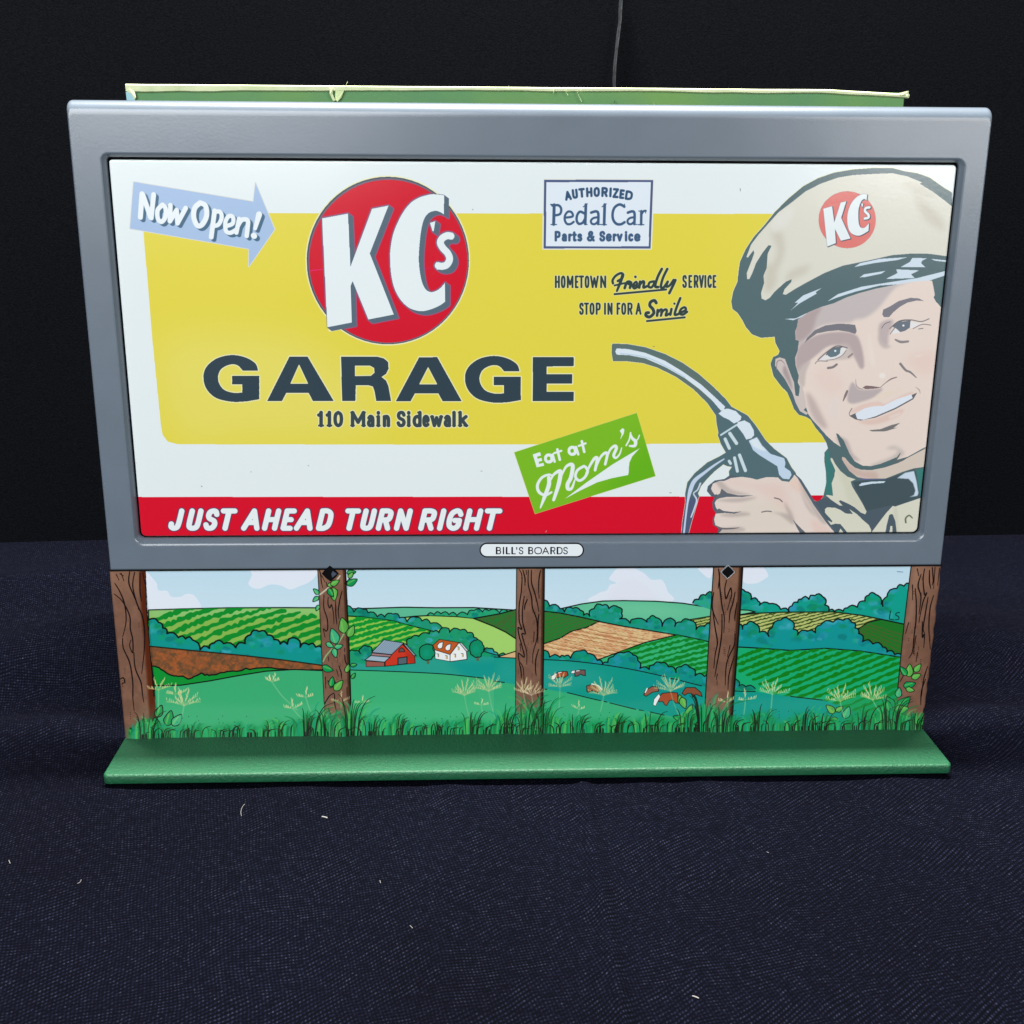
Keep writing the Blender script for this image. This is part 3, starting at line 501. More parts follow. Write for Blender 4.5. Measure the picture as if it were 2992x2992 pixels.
for k in range(9):
    x = 640 + k * 17; ld.stroke('J', [(735 + k * 19, 816 + k * 2.4), (625 + k * 19, 922 + k * 2)], 4, (104, 124, 142))
ld.poly('J', '598 930 785 948 770 968 590 955', (160, 124, 128), line=BK, lw=5); ld.poly('J', '530 998 590 955 770 970 718 1016', (160, 182, 198), line=BK, lw=LN); ld.poly('J', '545 1006 718 1018 718 1056 545 1060', (152, 96, 86), line=BK, lw=5)
ld.poly('J', '845 978 930 966 930 1030 845 1042', (92, 104, 112), line=BK, lw=8); ld.poly('J', '852 922 856 896 880 880 902 896 908 918', (104, 88, 92), line=BK, lw=6)
ld.poly('J', '1335 945 1420 832 1490 910 1495 990 1335 1012', (238, 240, 240), line=BK, lw=LN); ld.poly('J', '1190 898 1335 945 1335 1010 1195 985', (232, 236, 238), line=BK, lw=5)
ld.poly('J', '1170 860 1235 802 1420 832 1335 945 1195 902', (190, 96, 52), line=BK, lw=6); ld.poly('J', '1420 832 1445 836 1512 912 1486 912', (208, 212, 214), line=BK, lw=6)
for d in (0, 74): ld.poly('J', np.array(nums('1216 880 1216 856 1236 834 1270 826 1262 880 1238 892')) + [d, d * .25], (236, 238, 238), line=BK, lw=5)
for x, y in ((1210, 938), (1290, 955), (1370, 940), (1440, 935), (1402, 872)): ld.stroke('J', [(x, y), (x + 18, y + 2), (x + 18, y + 30)], 5, BK, sm=False); ld.poly('J', [(x + 4, y + 8), (x + 14, y + 8), (x + 14, y + 34), (x + 4, y + 34)], (224, 206, 150))
tree(1118, 922, 74, 76, 1); tree(1586, 888, 68, 82, 2)
# between third and fourth post, and beyond
hill('K', '430 700 600 515 800 470 1000 442 1200 438 1500 444 1750 462 1932 490 2100 518 2100 800 430 800', (100, 192, 152), 9)
ld.poly('K', '700 520 1100 470 1500 470 1900 560 1500 600 1200 560', (124, 204, 164), a=.5, bl=40)
hill('K', '1790 625 1811 618 1900 604 2100 570 2100 720 1960 740 1790 740', (176, 190, 112), 8); furrows('K', '1790 625 1811 618 1900 604 2100 570 2100 720 1960 740 1790 740', '1780 640 2100 570', '1800 740 2130 650', 5, 0, 10, (62, 84, 44), 5, 11)
bush('K', '430 430 500 488 600 513 640 545 720 510 790 530 820 575 880 585 920 512 1000 482 1060 512 1150 500 1178 560 1160 610 1260 650 1300 610 1420 640 1440 602 1500 595 1560 680 1640 602 1680 680 1740 640 1820 620 1880 710 1960 680 2100 636', '2100 960 430 900', (42, 152, 132), 12)
gk = '430 535 600 555 780 590 970 632 850 690 700 730 600 800 430 855'
hill('K', gk, (50, 126, 60), 9); furrows('K', gk, '430 520 800 480', '430 860 1000 640', 10, 5, 8, (96, 92, 66), 6, 5, .6)
tan = '966 634 1200 680 1460 722 1700 762 1400 832 1200 905 950 997 445 1010 430 850 600 792 700 730 850 690'
hill('K', tan, (220, 188, 138), 9, mot=((206, 146, 104), 46, 2.2))
furrows('K', tan, '430 860 1150 980', '900 610 1700 760', 11, -6, 8, (150, 112, 74), 9, 6, .75); furrows('K', tan, '430 880 1150 1000', '900 640 1700 790', 9, -6, 7, (238, 212, 170), 8, 7, .8)
hill('K', '20 965 100 940 200 908 200 1000 20 1000', (214, 180, 132), 8)
gr = '950 997 1200 905 1400 832 1700 760 1800 780 1932 808 2100 850 2100 1300 950 1300'
hill('K', gr, (62, 182, 122), 9)
furrows('K', gr, '1150 930 2000 700', '1500 1240 2400 1010', 9, 6, 30, (18, 132, 52), 8, 9, fan=-.2)
bush('K', '430 905 500 970 600 970 640 962 700 980 790 910 860 935 950 1000 1000 1035 1050 1020 1100 965 1200 930 1290 950 1330 1000 1352 1075 1440 1085 1480 1045 1550 1025 1620 1060 1690 1115 1740 1060 1820 1065 1870 1145 1960 1150 2100 1158', '2100 1500 430 1500', (32, 146, 138), 14)
past = '-20 968 200 980 440 992 700 1006 1000 1040 1300 1090 1700 1180 2000 1255 2100 1280 2100 1900 -20 1900'
ld.poly('K', past, (36, 152, 136)); ld.setclip('K', past); ld.poly('K', '0 1000 700 1020 1100 1150 600 1300 0 1200', (52, 162, 150), a=.6, bl=50); ld.poly('K', '1300 1120 1932 1260 1932 1500 1500 1400', (32, 146, 150), a=.5, bl=40); ld.setclip(None, None)
ld.stroke('K', '-20 968 200 980 440 992 700 1006 1000 1040 1300 1090 1600 1155', 9, BK); ld.stroke('K', '1735 1190 1932 1240', 9, BK); ld.stroke('K', '1640 1170 1700 1180', 9, BK)
ld.poly('K', '-20 1200 80 1210 440 1265 670 1305 900 1362 1100 1402 1300 1455 1500 1495 1800 1560 2100 1640 2100 1900 -20 1900', (62, 172, 122), bl=3)
for st in ('-20 1196 75 1208', '440 1268 475 1272', '670 1303 900 1360 980 1378', '1015 1386 1040 1392', '1070 1400 1310 1460', '1345 1466 1385 1472', '1450 1485 1580 1515'): ld.stroke('K', st, 9, BK)
CW = (168, 82, 56)
def cow(c, body, head, col=CW): ld.poly(c, body, col, line=BK, lw=7); head and ld.poly(c, head, (236, 238, 240), line=BK, lw=4)
cow('K', '545 1135 580 1110 630 1103 668 1105 676 1140 655 1150 632 1168 625 1150 590 1160 560 1160', '517 1182 516 1150 560 1118 572 1128 548 1180'); ld.stroke('K', '585 1118 610 1112', 9, (236, 238, 240))
cow('K', '735 1100 780 1090 836 1090 838 1144 812 1140 795 1128 765 1148 740 1150', '702 1124 708 1100 740 1092 738 1120', (120, 92, 90)); ld.stroke('K', '755 1100 780 1096', 9, (236, 238, 240))
cow('K', '852 1292 850 1240 900 1226 960 1250 985 1280 950 1302 900 1284 868 1300', None, (150, 104, 78)); ld.stroke('K', '900 1222 960 1240 990 1275', 14, (226, 228, 226))
cow('K', '1388 1325 1400 1285 1465 1246 1520 1250 1530 1290 1470 1300 1410 1338', None, (150, 98, 80)); ld.stroke('K', '1402 1300 1420 1265', 12, (236, 238, 240))
cow('K', '1520 1360 1560 1310 1640 1300 1706 1306 1712 1402 1690 1402 1660 1372 1630 1376 1604 1424 1588 1420 1565 1385 1530 1390', '1476 1418 1484 1366 1530 1312 1545 1340 1512 1400 1500 1430')
cow('K', '1748 1310 1782 1256 1870 1254 1925 1300 1938 1340 1905 1330 1878 1318 1850 1345 1835 1310 1800 1310 1775 1330', None, (140, 84, 62))
# right end
bush('L', '385 262 430 265 470 320 520 332 530 360 600 350 680 390 740 410 760 365 800 340 825 318 880 320 920 293 975 300 990 360 1020 400 1060 405 1120 403 1150 380 1220 375 1275 330 1300 290 1350 285 1390 352 1402 368 1430 300 1500 240 1600 212', '1600 520 385 520', (34, 160, 142), 21, 8)
bush('L', '60 345 100 320 150 290 210 275', '210 400 60 350', (52, 168, 130), 22, 8)
hill('L', '380 393 450 396 500 408 380 430', (120, 204, 160), 6)
fy = '380 432 500 418 700 410 1050 408 1250 432 1390 460 1300 510 1200 640 380 640'
hill('L', fy, (184, 194, 118), 7); furrows('L', fy, '330 470 800 370', '900 640 1500 440', 14, 6, 9, (62, 84, 44), 5, 10)
df = '1225 530 1300 480 1390 460 1600 505 1600 740 1500 715 1420 670 1330 630 1255 610'
hill('L', df, (44, 118, 52), 7); furrows('L', df, '1220 470 1700 620', '1220 560 1560 740', 6, 0, 9, (96, 94, 56), 5, 12, .6)
bush('L', '370 490 410 530 440 495 490 485 530 550 595 580 620 520 680 465 740 460 770 530 800 570 870 545 925 555 960 500 1050 480 1120 467 1180 480 1230 560 1258 618 1330 635 1400 655 1430 690 1540 728', '1540 900 370 900', (36, 150, 150), 23, 8)
gf = '370 655 500 662 750 680 1000 665 1250 685 1540 730 1540 1240 340 1240 350 886'
hill('L', gf, (40, 172, 116), 7); furrows('L', gf, '300 760 800 590', '1000 1240 2100 770', 16, 6, 24, (20, 128, 44), 6, 13)
ld.poly('L', '330 975 350 968 500 970 750 1005 975 1030 1110 1072 1300 1150 1400 1240 1400 1300 330 1300', (34, 152, 138), bl=4); bush('L', '345 888 375 890 385 930 430 935 500 948', '500 962 345 962', (30, 130, 100), 26, 6)
for st in ('350 966 500 970', '750 1004 975 1030'): ld.stroke('L', st, 7, BK)
ld.poly('L', '1050 1060 1560 880 1560 1260 1200 1260', (22, 142, 78), a=.55, bl=30)
# signature and print marks
ld.stroke('L', '1455 402 1446 458 1478 465', 6, (10, 40, 50), sm=False); ld.stroke('L', '1518 412 1498 416 1492 430 1512 442 1512 460 1488 464', 6, (10, 40, 50)); ld.stroke('L', '1502 124 1542 127', 4, (60, 110, 140))
# posts: painted timber
BR = (120, 90, 76)
posts = [('I', '60 100 350 100 362 400 385 700 412 900 432 1300 60 1320'), ('J', '88 130 350 130 362 420 385 900 408 1700 150 1700 150 1400 120 800 102 400'),
         ('K', '190 120 450 120 444 800 430 1700 178 1700 183 900'), ('L', '206 85 410 85 385 500 355 900 328 1260 140 1260 145 1060 175 560'), ('L', '1602 70 1900 60 1900 1280 1480 1280 1505 960 1550 500')]
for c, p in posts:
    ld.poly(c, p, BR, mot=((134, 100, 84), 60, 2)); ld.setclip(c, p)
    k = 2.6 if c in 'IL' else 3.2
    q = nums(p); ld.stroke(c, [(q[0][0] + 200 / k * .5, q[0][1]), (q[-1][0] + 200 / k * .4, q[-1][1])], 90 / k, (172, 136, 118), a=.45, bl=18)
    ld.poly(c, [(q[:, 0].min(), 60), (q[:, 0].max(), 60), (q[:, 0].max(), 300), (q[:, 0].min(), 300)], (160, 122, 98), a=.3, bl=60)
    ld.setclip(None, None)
ld.setclip(*posts[0]); ld.stroke('I', '335 100 350 400 375 700 398 1000 415 1320', 56, (86, 40, 28), a=.8, bl=7); ld.stroke('I', '352 100 362 400 387 700 412 1000', 12, (20, 14, 12)); ld.setclip(None, None)  # rounded shading of the left post drawn into its colour
GL = (36, 20, 16)
for c, w, sts in (('I', 7, ('135 205 170 260 205 350 215 470 190 580', '130 280 190 330 240 430 245 520 262 600 262 690 240 640 250 600', '190 590 195 660 240 760 262 900 262 1000 272 1100', '240 120 235 200 270 290 295 350', '275 125 262 220 290 340 330 440 345 560 340 700 325 840', '270 690 280 800 320 900 330 980 340 1040', '312 130 312 250 322 330', '145 140 165 180', '180 130 200 185', '172 135 198 150', '172 880 195 870 202 900 180 915', '300 370 302 385', '330 130 345 210')),
                  ('J', 8, ('108 150 120 200 125 260 140 318', '130 200 160 260', '172 260 180 300', '150 380 148 500 180 600 185 690 170 720 145 700 160 780', '190 400 188 460 205 500 222 470 240 560 245 650', '260 440 262 560 272 655', '320 345 300 420 285 520 290 600', '345 940 350 1000 370 1050', '345 880 345 920', '190 960 195 1000', '270 1080 285 1140', '290 1045 312 1110 315 1165', '163 1150 165 1260', '185 1180 210 1250', '365 1250 368 1370', '250 1310 252 1400 265 1460', '190 1440 230 1540', '155 1400 200 1330 240 1300')),
                  ('K', 9, ('218 145 240 200 235 340 215 480 215 620 238 700 205 690 215 770 235 840 262 960 210 930 215 1000 250 1060 262 1200 262 1310', '248 145 268 220 268 290', '262 390 245 520 248 640 272 740 240 745 262 830 285 920 285 1030', '300 145 300 280 330 400 340 500 380 620 382 780 345 920 342 1020', '330 145 330 260 360 360 385 460 400 540', '415 150 400 240 396 370', '398 890 372 980 368 1080 375 1140', '292 420 270 470 262 520', '400 380 402 412', '355 725 350 820', '400 560 392 640 390 830', '222 840 230 910', '215 1020 230 1080 235 1160', '388 1305 398 1360', '280 150 282 190')),
                  ('L', 7, ('238 100 245 160 235 240', '205 270 195 340 200 400 235 490', '245 160 248 240 262 360 278 440 275 550', '295 180 282 240 290 310 312 260 325 235 330 280 320 320 300 390', '355 265 340 340 320 400 312 480', '200 410 215 520 230 620 215 700 205 800', '262 420 260 560 240 700 225 780 212 860', '355 560 350 640 310 720 290 800 285 920', '350 720 330 780 310 860 305 950', '370 340 355 430 355 470', '180 1050 182 1100', '230 840 222 880', '320 640 300 720')),
                  ('L', 7, ('1640 100 1650 150', '1665 140 1645 220 1665 300 1650 420', '1690 100 1680 180 1690 280 1705 270 1680 330 1660 420 1650 480', '1725 110 1725 190 1735 240', '1745 90 1752 180 1745 215', '1765 90 1755 240', '1800 100 1785 220', '1625 240 1632 340 1630 460 1618 560 1605 680 1580 730', '1755 290 1730 380 1722 520 1735 670', '1715 300 1695 420 1680 520 1690 550', '1675 470 1675 580 1690 560 1685 655', '1630 570 1610 700', '1640 690 1630 755', '1715 790 1685 880 1670 1000', '1700 880 1670 960 1665 1060', '1690 1090 1678 1180', '1608 215 1608 320', '1580 480 1560 560', '1545 850 1520 900'))):
    for st in sts: ld.stroke(c, st, [w * .9, w * 1.35, w * 1.2, w * .6], GL)
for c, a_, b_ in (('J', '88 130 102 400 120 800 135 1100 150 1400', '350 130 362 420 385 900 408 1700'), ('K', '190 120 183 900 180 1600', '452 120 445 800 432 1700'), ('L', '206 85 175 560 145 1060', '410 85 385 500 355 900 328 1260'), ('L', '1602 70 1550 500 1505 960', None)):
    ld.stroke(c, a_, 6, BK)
    if b_: ld.stroke(c, b_, 13, (22, 18, 16)); ld.stroke(c, nums(b_) - [14, 0], 20, (64, 40, 30), a=.7, bl=4)  # dark right edges: shade of the raised posts drawn into the print
for c, st in (('L', '0 0 0 0'),): pass
# dotted shading marks
r_ = np.random.default_rng(3)
for c, n, x0, x1, y0, y1 in (('K', 26, 200, 430, 300, 1400), ('L', 22, 190, 370, 250, 1000), ('L', 26, 1570, 1760, 150, 900), ('J', 16, 150, 380, 300, 1300), ('I', 10, 110, 330, 300, 1200)):
    for _ in range(n):
        x, y = r_.uniform(x0, x1), r_.uniform(y0, y1)
        for q in range(r_.integers(2, 5)): ld.stroke(c, [(x, y + q * 14), (x, y + q * 14 + 3)], 4.5, GL, a=.7)
# ivy on the posts
def leaf(c, x, y, L_, ang, col, lw=6):
    ca, sa = math.cos(ang), math.sin(ang); u = np.array([(0, 0), (.25, .28), (.6, .26), (1, 0), (.6, -.24), (.25, -.3)]) * L_
    ld.poly(c, np.stack([x + u[:, 0] * ca - u[:, 1] * sa, y + u[:, 0] * sa + u[:, 1] * ca], 1), col, sm=True, line=BK, lw=lw)
    ld.stroke(c, [(x + .1 * L_ * ca + .08 * L_ * sa, y + .1 * L_ * sa - .08 * L_ * ca), (x + .75 * L_ * ca + .08 * L_ * sa, y + .75 * L_ * sa - .08 * L_ * ca)], lw * 1.6, (150, 206, 110), a=.6, bl=3)
G1c, G2c, G3c = (98, 176, 84), (34, 150, 84), (70, 178, 130)
ld.stroke('J', '300 200 260 250 180 320 110 380', 14, (196, 190, 168)); ld.stroke('J', '340 740 290 820 230 880 170 950 140 1010', 13, (140, 176, 120)); ld.stroke('J', '420 190 380 240 345 275', 8, BK)
for x, y, L_, an, col in ((185, 290, 70, -.2, G1c), (215, 285, 90, -.5, G1c), (235, 310, 125, 1.45, G1c), (190, 320, 90, 1.0, G2c), (365, 180, 85, -.15, G2c), (365, 290, 110, -.5, G2c), (380, 225, 70, -.9, G1c), (100, 375, 70, -2.4, G3c), (95, 400, 70, 2.4, G3c), (100, 480, 60, 2.0, G3c),
                          (345, 740, 150, -1.75, G1c), (375, 780, 120, -1.1, G1c), (270, 835, 150, -1.9, G3c), (170, 830, 80, .5, G3c), (240, 880, 90, 1.3, G3c), (250, 870, 80, -.2, G3c), (130, 1060, 110, .25, G2c), (360, 1110, 80, -1.3, G1c), (400, 1050, 60, -.2, G2c),
                          (245, 1180, 80, 2.0, G2c), (215, 1240, 95, -1.4, G2c), (250, 1275, 120, -.9, G1c), (410, 1170, 60, -1.0, G2c)):
    leaf('J', x, y, L_, an, col, 7)
ld.stroke('J', '155 1410 200 1330 245 1300', 9, BK)
for x, y, L_, an, col in ((1580, 860, 90, -1.5, G1c), (1565, 850, 70, -2.2, G2c), (1620, 825, 70, -.9, G1c), (1600, 870, 70, -.4, G1c), (1545, 930, 85, -.3, G2c), (1560, 945, 60, .2, G1c), (1505, 1010, 70, -1.4, G3c), (1480, 1080, 90, -2.2, G2c), (1510, 1080, 110, -.8, G2c), (1480, 1100, 100, -.2, G1c), (1450, 1110, 80, -1.8, G2c), (1500, 1150, 80, -.1, G1c), (1460, 1200, 80, -1.3, G3c), (1490, 1230, 80, -.6, G3c),
                          (1400, 1180, 70, -1.4, G2c), (1060, 1120, 80, -2.4, G1c), (1070, 1110, 60, -.6, G1c), (1080, 1160, 60, 2.8, G1c), (1130, 1160, 90, -1.2, G3c), (1060, 1210, 100, .1, G3c), (1010, 1200, 80, -.2, G2c), (990, 1225, 90, .1, G2c),
                          (-20, 1060, 70, -1.8, G1c), (0, 1160, 80, -.9, G2c), (20, 1190, 110, -1.3, G2c), (60, 1190, 90, -1.0, G2c)):
    leaf('L', x, y, L_, an, col, 5)
for x, y, L_, an, col in ((400, 1270, 130, -2.1, (90, 176, 100)), (430, 1270, 120, -1.7, G2c), (450, 1290, 130, -.3, G2c), (500, 1210, 110, -1.3, G2c), (540, 1210, 100, -.9, G3c), (430, 1150, 90, -1.2, G2c), (260, 1280, 60, -1.8, (40, 90, 50)), (310, 1290, 60, -1.2, (40, 90, 50))):
    leaf('I', x, y, L_, an, col, 7)
for x, y, L_, an, col in ((1740, 1350, 110, 1.2, G1c), (1800, 1520, 110, -1.2, G1c), (1850, 1600, 120, -1.2, G2c), (1700, 1600, 130, .1, G2c), (1760, 1560, 100, -2.8, G2c)): leaf('K', x, y, L_, an, col, 8)
# wheat plumes
def plume(c, x, y, sz, n, seed, stem=None, col=(206, 204, 146)):
    r = np.random.default_rng(seed)
    if stem is not None: ld.stroke(c, [(x, y), (x + stem[0] * .4, y + stem[1] * .5), (x + stem[0], y + stem[1])], 7, (140, 200, 150), a=.7, bl=1.5)
    for k in range(n):
        an = -math.pi / 2 + (k / (n - 1) - .5) * 2.5 + r.normal(0, .1); L_ = sz * r.uniform(.7, 1.1)
        p = [(x, y), (x + .5 * L_ * math.cos(an), y + .5 * L_ * math.sin(an)), (x + L_ * math.cos(an), y + L_ * math.sin(an) + .14 * L_ * abs(math.cos(an)))]
        ld.stroke(c, p, [3, sz * .1, sz * .07], col, a=.55, bl=2.5)
        for t in np.linspace(.35, 1, 6): ld.stroke(c, [(x + t * L_ * math.cos(an), y + t * L_ * math.sin(an) + 4), (x + t * L_ * math.cos(an) + r.uniform(-9, 9), y + t * L_ * math.sin(an) - 12)], 5, (232, 222, 168), a=.7)
plume('I', 620, 1070, 120, 7, 1, (-30, 130)); plume('I', 440, 960, 90, 4, 2, (0, 120), (232, 206, 104)); plume('I', 560, 990, 80, 3, 9, None, (214, 206, 110)); plume('I', 1240, 900, 60, 4, 3, (180, 200)); plume('I', 1390, 1090, 70, 3, 4, (90, 90)); plume('I', 1480, 1010, 60, 3, 5, (60, 150))
plume('J', 1470, 1330, 150, 8, 6, (60, 250)); plume('J', 1700, 1290, 160, 9, 7, (60, 260)); plume('J', 510, 1400, 70, 3, 8, (-20, 80)); plume('J', 1630, 1420, 70, 3, 18, (10, 80)); plume('J', 310, 1380, 90, 3, 28, (0, 60), (206, 170, 130))
plume('K', 600, 1250, 140, 7, 10, (-10, 200)); plume('K', 1010, 1330, 160, 10, 11, (-30, 150)); plume('K', 1640, 1290, 150, 9, 12, (90, 250)); plume('K', 780, 1460, 70, 3, 13, (-70, 200))
plume('K', 255, 1290, 120, 6, 31, (20, 120), (222, 206, 172)); plume('K', 330, 1320, 120, 7, 32, (30, 150), (222, 206, 172))
plume('L', 620, 990, 110, 7, 14, (-20, 190), (150, 212, 160)); plume('L', 430, 1030, 70, 3, 15, (-10, 100)); plume('L', 1100, 1040, 120, 8, 16, (30, 120), (190, 204, 130)); plume('L', 1330, 1030, 120, 8, 17, (80, 120), (190, 204, 130)); plume('L', 300, 1040, 60, 3, 19, (10, 90), (206, 190, 150))
# grass along the foot of the strip
r_ = np.random.default_rng(5)
def blade(X, h, lean, w, col, a=1.0):
    y0 = 2147 - (X - 366) * .0112
    ld.stroke('S', [(X, y0 + 12), (X + lean * .25, y0 - h * .45), (X + lean, y0 - h)], [w, w * .8, w * .25], col, a=a)
tufts = [(430, 90), (560, 40), (690, 40), (800, 60), (900, 120), (960, 90), (1030, 150), (1090, 60), (1160, 70), (1290, 40), (1380, 80), (1480, 110), (1540, 120), (1590, 130), (1680, 60), (1800, 60), (1900, 70), (2010, 80), (2060, 130), (2110, 100), (2220, 90), (2350, 80), (2400, 60), (2520, 90), (2600, 120), (2670, 60)]
ld.poly('S', [(X, 2150 - (X - 366) * .0112 - 20 - .28 * sum(h * math.exp(-((X - t) / 40) ** 2) for t, h in tufts) + r_.uniform(-8, 8)) for X in range(372, 2704, 14)] + [(2704, 2160), (372, 2180)], (30, 146, 84), a=.75, bl=9)
def frond(X, h, lean, w, col, a=1.0, bl=0):       # a blade that bends over at its tip
    y0 = 2147 - (X - 366) * .0112; ld.stroke('S', [(X, y0 + 12), (X + lean * .15, y0 - h * .45), (X + lean * .5, y0 - h * .85), (X + lean, y0 - h)], [w * .7, w, w * .7, w * .3], col, a=a, bl=bl)
for k in range(620):
    X = r_.uniform(380, 2695); e = sum(h * math.exp(-((X - t) / 38) ** 2) for t, h in tufts); h = r_.uniform(.3, 1.0) * (14 + e * .62)
    frond(X, h, r_.normal(12, 22) * (h / 60), r_.uniform(4, 9), [(20, 128, 72), (34, 158, 92), (18, 116, 66), (56, 178, 112), (90, 186, 92), (30, 150, 120)][r_.integers(6)], .7, .5)
for t, h in tufts:
    for k in range(int(3 + h / 14)):
        s_ = r_.uniform(-1, 1); hh = h * r_.uniform(.3, .78); frond(t + s_ * 22, hh, (s_ * .7 + .25) * hh * .75, r_.uniform(2.8, 4.2), [(14, 56, 32), (12, 40, 24), (22, 92, 48)][r_.integers(3)])
for k in range(170):
    X = r_.uniform(385, 2695); h = r_.uniform(8, 24); frond(X, h, r_.uniform(6, 30) if r_.random() < .75 else -r_.uniform(6, 20), r_.uniform(2.6, 5), [(14, 60, 34), (12, 42, 26)][r_.integers(2)])
for k in range(260):
    X = r_.uniform(385, 2695); blade(X, -r_.uniform(-60, 4) if False else r_.uniform(0, 2), 0, r_.uniform(2.5, 5), (14, 44, 26)) if k % 2 else ld.stroke('S', [(X, 2140 - (X - 366) * .0112 - r_.uniform(0, 45)), (X + 2, 2140 - (X - 366) * .0112 - 20)][:1] * 2, 3, (14, 50, 30), a=.7)
# ------------------------------------------------------------------ little name plate (flat print)
pl = Print(-0.0235, 0.0275, 0.0830, 0.0935, -0.0005, 16000, (232, 240, 244))
pl.clip = None
pill = [(490 + 482 * 0, 0)]
def pillpts(x0, x1, y0, y1):
    r = (y1 - y0) / 2; t = np.linspace(-math.pi / 2, math.pi / 2, 16); cyy = (y0 + y1) / 2
    R_ = np.stack([x1 - r + r * np.cos(t), cyy + r * np.sin(t)], 1); L_ = np.stack([x0 + r - r * np.cos(t), cyy - r * np.sin(t)], 1); return np.vstack([R_, L_])
NV = (16, 20, 44)
bb = [('B', 158, 206), ('I', 218, 240), ('L', 252, 292), ('L', 304, 344), ("'", 346, 362), ('S', 374, 416), ('B', 462, 508), ('O', 520, 590), ('A', 594, 656), ('R', 670, 716), ('D', 730, 784), ('S', 792, 834)]
write(pl, 'H', bb, 1511, 1443, 9, NV)
for x in (166, 229, 260, 312, 470, 678, 738): pl.stroke('H', [(x, 1447), (x, 1506)], 12, NV, sm=False)

# ------------------------------------------------------------------ mesh and material helpers
def link(o, parent=None):
    S.collection.objects.link(o)
    if parent: o.parent = parent
    return o
def mesh(name, V, F, mats, parent=None, smooth=False, uv=None):
    me = bpy.data.meshes.new(name); me.from_pydata([tuple(map(float, v)) for v in V], [], F)
    for m in (mats if isinstance(mats, list) else [mats]): me.materials.append(m)
    if uv:
        L = me.uv_layers.new(name='UVMap'); 
        for lp in me.loops:
            v = me.vertices[lp.vertex_index].co; L.data[lp.index].uv = ((v.x - uv.x0) / (uv.x1 - uv.x0), (v.z - uv.z0) / (uv.z1 - uv.z0))
    if smooth: me.polygons.foreach_set('use_smooth', [True] * len(me.polygons))
    me.update(); return link(bpy.data.objects.new(name, me), parent)
def thing(name, label, cat, loc=(0, 0, 0)):
    o = bpy.data.objects.new(name, None); o.location = loc; o['label'] = label; o['category'] = cat; o.empty_display_size = .02; return link(o)
class NT:
    def __init__(s, name):
        s.m = bpy.data.materials.new(name); s.m.use_nodes = True; s.t = s.m.node_tree; s.b = s.t.nodes['Principled BSDF']
    def n(s, typ, **k):
        nd = s.t.nodes.new('ShaderNode' + typ)
        for a, v in k.items():
            if a.startswith('_'): setattr(nd, a[1:], v)
            else: nd.inputs[a.replace('9', ' ')].default_value = v
        return nd
    def l(s, a, b): s.t.links.new(a, b)
    def coord(s): return s.n('TexCoord').outputs['Object']
    def noise(s, sc, det=3, rough=.5, vec=None):
        nd = s.n('TexNoise', Scale=sc, Detail=det, Roughness=rough); s.l(vec or s.coord(), nd.inputs['Vector']); return nd.outputs['Fac']
    def ramp(s, f, stops):
        r = s.n('ValToRGB'); e = r.color_ramp.elements
        for i, (p, c) in enumerate(stops):
            el = e[i] if i < 2 else e.new(p); el.position = p; el.color = (*c, 1)
        s.l(f, r.inputs[0]); return r.outputs[0]
    def bump(s, h, st, d, base=None):
        b = s.n('Bump', Strength=st, Distance=d); s.l(h, b.inputs['Height'])
        if base: s.l(base, b.inputs['Normal'])
        return b.outputs[0]
def paint(name, rgb, rough=.35, coat=0, bumps=(), spec=.5, var=None, coat_r=.08):
    k = NT(name); k.b.inputs['Roughness'].default_value = rough; k.b.inputs['Specular IOR Level'].default_value = spec
    k.b.inputs['Coat Weight'].default_value = coat; k.b.inputs['Coat Roughness'].default_value = coat_r
    c = srgb(rgb)
    if var: k.l(k.ramp(k.noise(var[0], 4), [(.3, srgb(var[1])), (.7, c)]), k.b.inputs['Base Color'])
    else:
        k.l(k.ramp(k.noise(60, 4), [(.3, tuple(v * .96 for v in c)), (.7, tuple(min(1, v * 1.04) for v in c))]), k.b.inputs['Base Color'])
    nr = None
    for sc, st, d in bumps: nr = k.bump(k.noise(sc, 3), st, d, nr)
    if nr: k.l(nr, k.b.inputs['Normal']); k.l(nr, k.b.inputs['Coat Normal'])
    return k.m
def printed(name, pr, gain, rough=.22, coat=.6, wob=.25):
    k = NT(name); im = k.n('TexImage', _image=pr.image(name, gain)); im.extension = 'EXTEND'
    k.l(im.outputs[0], k.b.inputs['Base Color']); k.b.inputs['Roughness'].default_value = rough
    k.b.inputs['Coat Weight'].default_value = coat; k.b.inputs['Coat Roughness'].default_value = .12
    nr = k.bump(k.noise(9, 2), wob, .004); nr = k.bump(k.noise(700, 3), .12, .00015, nr); k.l(nr, k.b.inputs['Normal']); k.l(nr, k.b.inputs['Coat Normal'])
    return k.m
GAIN = 0.92
M_ad = printed('advertisement_print', ad, GAIN); M_ld = printed('countryside_print', ld, GAIN * 1.02); M_pl = printed('name_plate_print', pl, GAIN)
M_grey = paint('grey_enamel', (98, 110, 122), .32, .8, ((9, .10, .004), (900, .08, .0002)), coat_r=.2)
M_black = paint('black_edge', (6, 6, 8), .7, spec=.15)
M_green = paint('green_crackle_paint', (16, 88, 56), .55, .08, ((1500, .7, .0004), (620, .5, .0007)), var=(500, (13, 79, 49)), coat_r=.35)
M_dark = paint('hole_dark', (5, 6, 8), .8, spec=.1)
M_metal = paint('bent_tin', (150, 152, 158), .35)
M_rub = paint('black_rubber', (16, 16, 18), .8)
